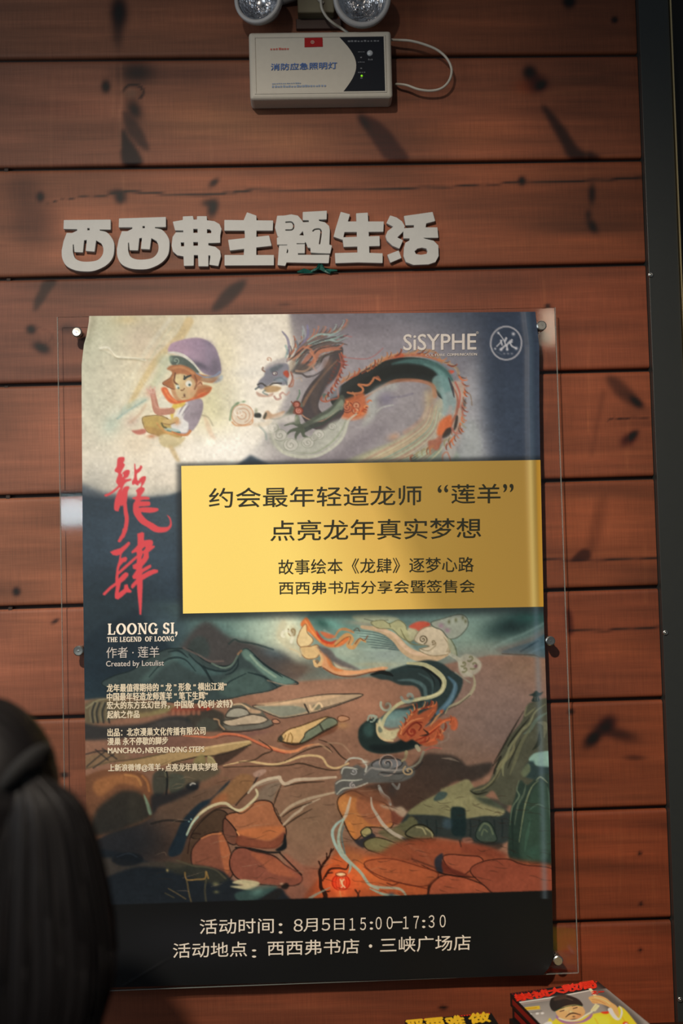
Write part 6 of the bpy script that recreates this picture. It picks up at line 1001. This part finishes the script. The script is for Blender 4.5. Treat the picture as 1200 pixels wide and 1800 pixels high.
dots('edge_ornament', (714, 1794.5), (768, 1789.5), 11, 1.6, ZB+.0003, M_bt, bkB); dots('edge_ornament', (804, 1786), (862, 1781), 12, 1.6, ZB+.0003, M_bt, bkB)

# ================================================================== the woman with a ponytail, seen from behind
YP = -.66
M_skin = mat('skin', '#a9785c', .5); M_cloth = mat('dark_jacket', '#121314', .8); M_hair = mat('dark_hair', '#0d0b0c', .55, spec=.2)
def wp(px, py, Y=YP): return Vector(at(px, py, Y))
cr = wp(-35, 1236)                       # crown
HC = Vector((cr.x-.012, YP, cr.z-.112)); FD = Vector((-.93, .37, 0)).normalized(); SD = Vector((-FD.y, FD.x, 0))   # facing, side
ps = empty('person', (HC.x, YP, -1.65)); tag(ps, 'woman with long dark ponytail and dark jacket standing with her back to the camera', 'person')
H = cr.z+1.65; zf = -1.65
def bp_(f, s_, z): return Vector((HC.x, YP, zf))+FD*f+SD*s_+Vector((0, 0, z))
k = H/1.6
me = bpy.data.meshes.new('body'); V, Ed, Rd = [], [], []
def nd(p, r, par=None):
    V.append(p); Rd.append(r); i = len(V)-1
    if par is not None: Ed.append((par, i))
    return i
pel = nd(bp_(0, 0, .86*k), (.15*k, .125*k)); sp1 = nd(bp_(.01, 0, 1.0*k), (.13*k, .105*k), pel); sp2 = nd(bp_(.0, 0, 1.15*k), (.145*k, .12*k), sp1); sp3 = nd(bp_(-.005, 0, 1.27*k), (.125*k, .09*k), sp2); nk = nd(bp_(.005, 0, 1.345*k), (.045*k, .047*k), sp3); hd0 = nd(bp_(.02, 0, 1.41*k), (.052*k, .056*k), nk)
for sgn in (1, -1):
    sh = nd(bp_(-.005, .145*k*sgn, 1.27*k), (.06*k, .06*k), sp3); el = nd(bp_(-.02, .195*k*sgn, 1.02*k), (.038*k, .038*k), sh); wr = nd(bp_(.06, .19*k*sgn, .80*k), (.025*k, .022*k), el); pm = nd(bp_(.085, .185*k*sgn, .735*k), (.032*k, .015*k), wr)
    for j, (a_, ln) in enumerate(((-.5, .62), (-.2, .9), (0, 1.), (.22, .92), (.45, .72))):
        f1 = nd(bp_(.085+.02*a_, .185*k*sgn+.0, .735*k-.035*k) + FD*(.028*a_*k), (.0085, .0085), pm); nd(V[f1]+Vector((0, 0, -.032*ln))+FD*(.01), (.0078, .0078), f1); nd(V[-1]+Vector((0, 0, -.024*ln))+FD*.006-SD*sgn*.004, (.0065, .0065), len(V)-1)
    hp = nd(bp_(.0, .085*k*sgn, .80*k), (.085*k, .085*k), pel); kn_ = nd(bp_(.015, .09*k*sgn, .45*k), (.052*k, .052*k), hp); ak = nd(bp_(-.01, .09*k*sgn, .085*k), (.034*k, .036*k), kn_); hl = nd(bp_(.0, .09*k*sgn, .038*k), (.036*k, .034*k), ak); nd(bp_(.13*k, .10*k*sgn, .028*k), (.036*k, .026*k), hl)
me.from_pydata([tuple(v_-ps.location) for v_ in V], Ed, []); body = bpy.data.objects.new('body', me); col.objects.link(body); body.parent = ps
md = body.modifiers.new('skin', 'SKIN'); md.use_smooth_shade = True; body.modifiers.new('sub', 'SUBSURF').levels = 1; body.modifiers['sub'].render_levels = 2
for i, r in enumerate(Rd): me.skin_vertices[0].data[i].radius = r
me.skin_vertices[0].data[pel].use_root = True
dg = bpy.context.evaluated_depsgraph_get(); dg.update(); nm = bpy.data.meshes.new_from_object(body.evaluated_get(dg)); bpy.data.objects.remove(body)
body = bpy.data.objects.new('body', nm); col.objects.link(body); body.parent = ps
nm.materials.clear(); nm.materials.append(M_skin); nm.materials.append(M_cloth)
for p_ in nm.polygons:
    z = p_.center.z; far = abs((p_.center.x*SD.x+p_.center.y*SD.y))
    p_.material_index = 0 if (z > 1.30*k or (z < .79*k and far > .155*k)) else 1; p_.use_smooth = True
# head with a face
def ell(bm, c, R, fn=None, nu=36, nv=24):
    rings = []
    for j in range(nv+1):
        ph = math.pi*j/nv; row = []
        for i in range(nu):
            th_ = 2*math.pi*i/nu; d = Vector((math.sin(ph)*math.cos(th_), math.sin(ph)*math.sin(th_), math.cos(ph))); r = 1 if fn is None else fn(d)
            row.append(bm.verts.new(c+FD*(d.x*R[0]*r)+SD*(d.y*R[1]*r)+Vector((0, 0, d.z*R[2]*r))))
            if j in (0, nv): break
        rings.append(row)
    for A, B_ in zip(rings[:-1], rings[1:]):
        for i in range(nu):
            i2 = (i+1) % nu
            if len(A) == 1: bm.faces.new((A[0], B_[i], B_[i2]))
            elif len(B_) == 1: bm.faces.new((A[i], B_[0], A[i2]))
            else: bm.faces.new((A[i], B_[i], B_[i2], A[i2]))
def headf(d):
    r = 1.
    r -= .14*max(0, -d.z-.2)*max(0, .3-d.x)                     # nape
    r += .16*math.exp(-((d.y/.13)**2+((d.z+.12)/.16)**2))*max(0, d.x)    # nose
    r -= .06*math.exp(-(((abs(d.y)-.34)/.14)**2+((d.z-.08)/.12)**2))*max(0, d.x)   # eye sockets
    r += .03*math.exp(-((d.y/.25)**2+((d.z+.52)/.10)**2))*max(0, d.x)    # lips
    r += .06*math.exp(-((d.y/.28)**2+((d.z+.86)/.14)**2))*max(0, d.x)    # chin
    return r
bm = bmesh.new(); ell(bm, HC-ps.location, (.092, .074, .112), headf)
for sgn in (1, -1): ell(bm, HC-ps.location+SD*.076*sgn+Vector((0, 0, -.01))-FD*.004, (.016, .008, .03), None, 14, 10)
bmesh.ops.recalc_face_normals(bm, faces=bm.faces[:]); me = bpy.data.meshes.new('head'); bm.to_mesh(me); bm.free(); hd = link('head', me, ps, M_skin, True)
for sgn in (1, -1):
    bm = bmesh.new(); ell(bm, HC-ps.location+FD*.076+SD*.029*sgn+Vector((0, 0, .008)), (.009, .012, .006), None, 14, 10); me = bpy.data.meshes.new('eye'); bmesh.ops.recalc_face_normals(bm, faces=bm.faces[:]); bm.to_mesh(me); bm.free(); link('eye', me, hd, mat('eye_dark', '#3a2a22', .25), True)
bm = bmesh.new(); ell(bm, HC-ps.location+FD*.083+Vector((0, 0, -.056)), (.007, .022, .006), None, 16, 8); me = bpy.data.meshes.new('mouth'); bmesh.ops.recalc_face_normals(bm, faces=bm.faces[:]); bm.to_mesh(me); bm.free(); link('mouth', me, hd, mat('lips', '#8f4a42', .4), True)
# hair cap drawn back to the tie
def hairf(d):
    front = max(0, d.x-.35); r = 1.0+.012*math.sin(math.atan2(d.y, d.z)*34)
    return r*(1-.9*front if d.z < .45 else 1-.10*front)
bm = bmesh.new(); ell(bm, HC-ps.location-FD*.010+Vector((0, 0, .010)), (.100, .083, .112), hairf, 96, 40)
for v_ in bm.verts:
    if v_.co.z < (HC-ps.location).z-.05: 
        t = min(1, ((HC-ps.location).z-.05-v_.co.z)/.06); c_ = HC-ps.location-FD*.02; v_.co.x = v_.co.x*(1-.35*t)+c_.x*.35*t; v_.co.y = v_.co.y*(1-.35*t)+c_.y*.35*t
bmesh.ops.recalc_face_normals(bm, faces=bm.faces[:]); me = bpy.data.meshes.new('hair'); bm.to_mesh(me); bm.free(); hair = link('hair', me, ps, M_hair, True)
# ponytail: tapering lock surfaces following the hanging curve
path = [(50, 1362, 22), (72, 1398, 52), (84, 1440, 66), (92, 1500, 76), (97, 1570, 86), (99, 1650, 95), (97, 1730, 96), (88, 1800, 86), (78, 1880, 74), (70, 1960, 56), (64, 2030, 30), (62, 2070, 8)]
YT = YP-.055
path = [(x-12*min(1, i/4), y, r+12*min(1, i/4)) for i, (x, y, r) in enumerate(path)]
cen = [wp(x, y, YT) for x, y, r in path]; rad = [r*(YT-CP[1])/FP for x, y, r in path]
Q = smooth(np.array([list(c_)+[r] for c_, r in zip(cen, rad)]), 5, False)
bm = bmesh.new(); rings = []; n = 120
for j, q in enumerate(Q):
    row = []
    for i in range(n):
        t = 2*math.pi*i/n; g = 1+.035*math.sin(i*1.7+math.sin(j*.15+i)*1.2)+.02*math.sin(i*5.1)+.012*math.sin(j*.3+i*.6)
        row.append(bm.verts.new(Vector((q[0]+q[3]*g*math.cos(t), q[1]+q[3]*.72*g*math.sin(t), q[2]))-ps.location))
    rings.append(row)
for A, B_ in zip(rings[:-1], rings[1:]):
    for i in range(n): bm.faces.new((A[i], A[(i+1) % n], B_[(i+1) % n], B_[i]))
bm.faces.new(rings[0]); bm.faces.new(rings[-1][::-1]); bmesh.ops.recalc_face_normals(bm, faces=bm.faces[:])
me = bpy.data.meshes.new('ponytail'); bm.to_mesh(me); bm.free(); pt = link('ponytail', me, ps, M_hair, True)
bm = bmesh.new(); rh = random.Random(9)  # loose strands
for i in range(170):
    t = rh.uniform(0, 2*math.pi); s0 = rh.uniform(.0, .5); s1 = min(1, s0+rh.uniform(.3, .6)); g = rh.uniform(.97, 1.07); ps_ = []
    for s_ in np.linspace(s0, s1, 9):
        q = Q[int(s_*(len(Q)-1))]; ps_.append(Vector((q[0]+q[3]*g*math.cos(t+s_*.2), q[1]+q[3]*.72*g*math.sin(t+s_*.2), q[2]))-ps.location)
    tube(bm, ps_, [.0005+.0009*math.sin(math.pi*(u+.3)/9.6) for u in range(9)], 4)
me = bpy.data.meshes.new('loose_strands'); bm.to_mesh(me); bm.free(); tag(link('loose_strands', me, pt, M_hair, True), kind='stuff')
bm = bmesh.new(); tc_ = (wp(46, 1352, YT)-ps.location)
R3 = Matrix.Translation(tc_) @ Vector((.72, -.2, -.66)).to_track_quat('Z', 'Y').to_matrix().to_4x4()
lathe(bm, [(.030, -.008), (.036, -.004), (.038, 0), (.036, .004), (.030, .008)], R3, 30); bmesh.ops.recalc_face_normals(bm, faces=bm.faces[:]); me = bpy.data.meshes.new('hair_tie'); bm.to_mesh(me); bm.free(); link('hair_tie', me, hair, mat('black_elastic', '#0a0a0b', .9), True)
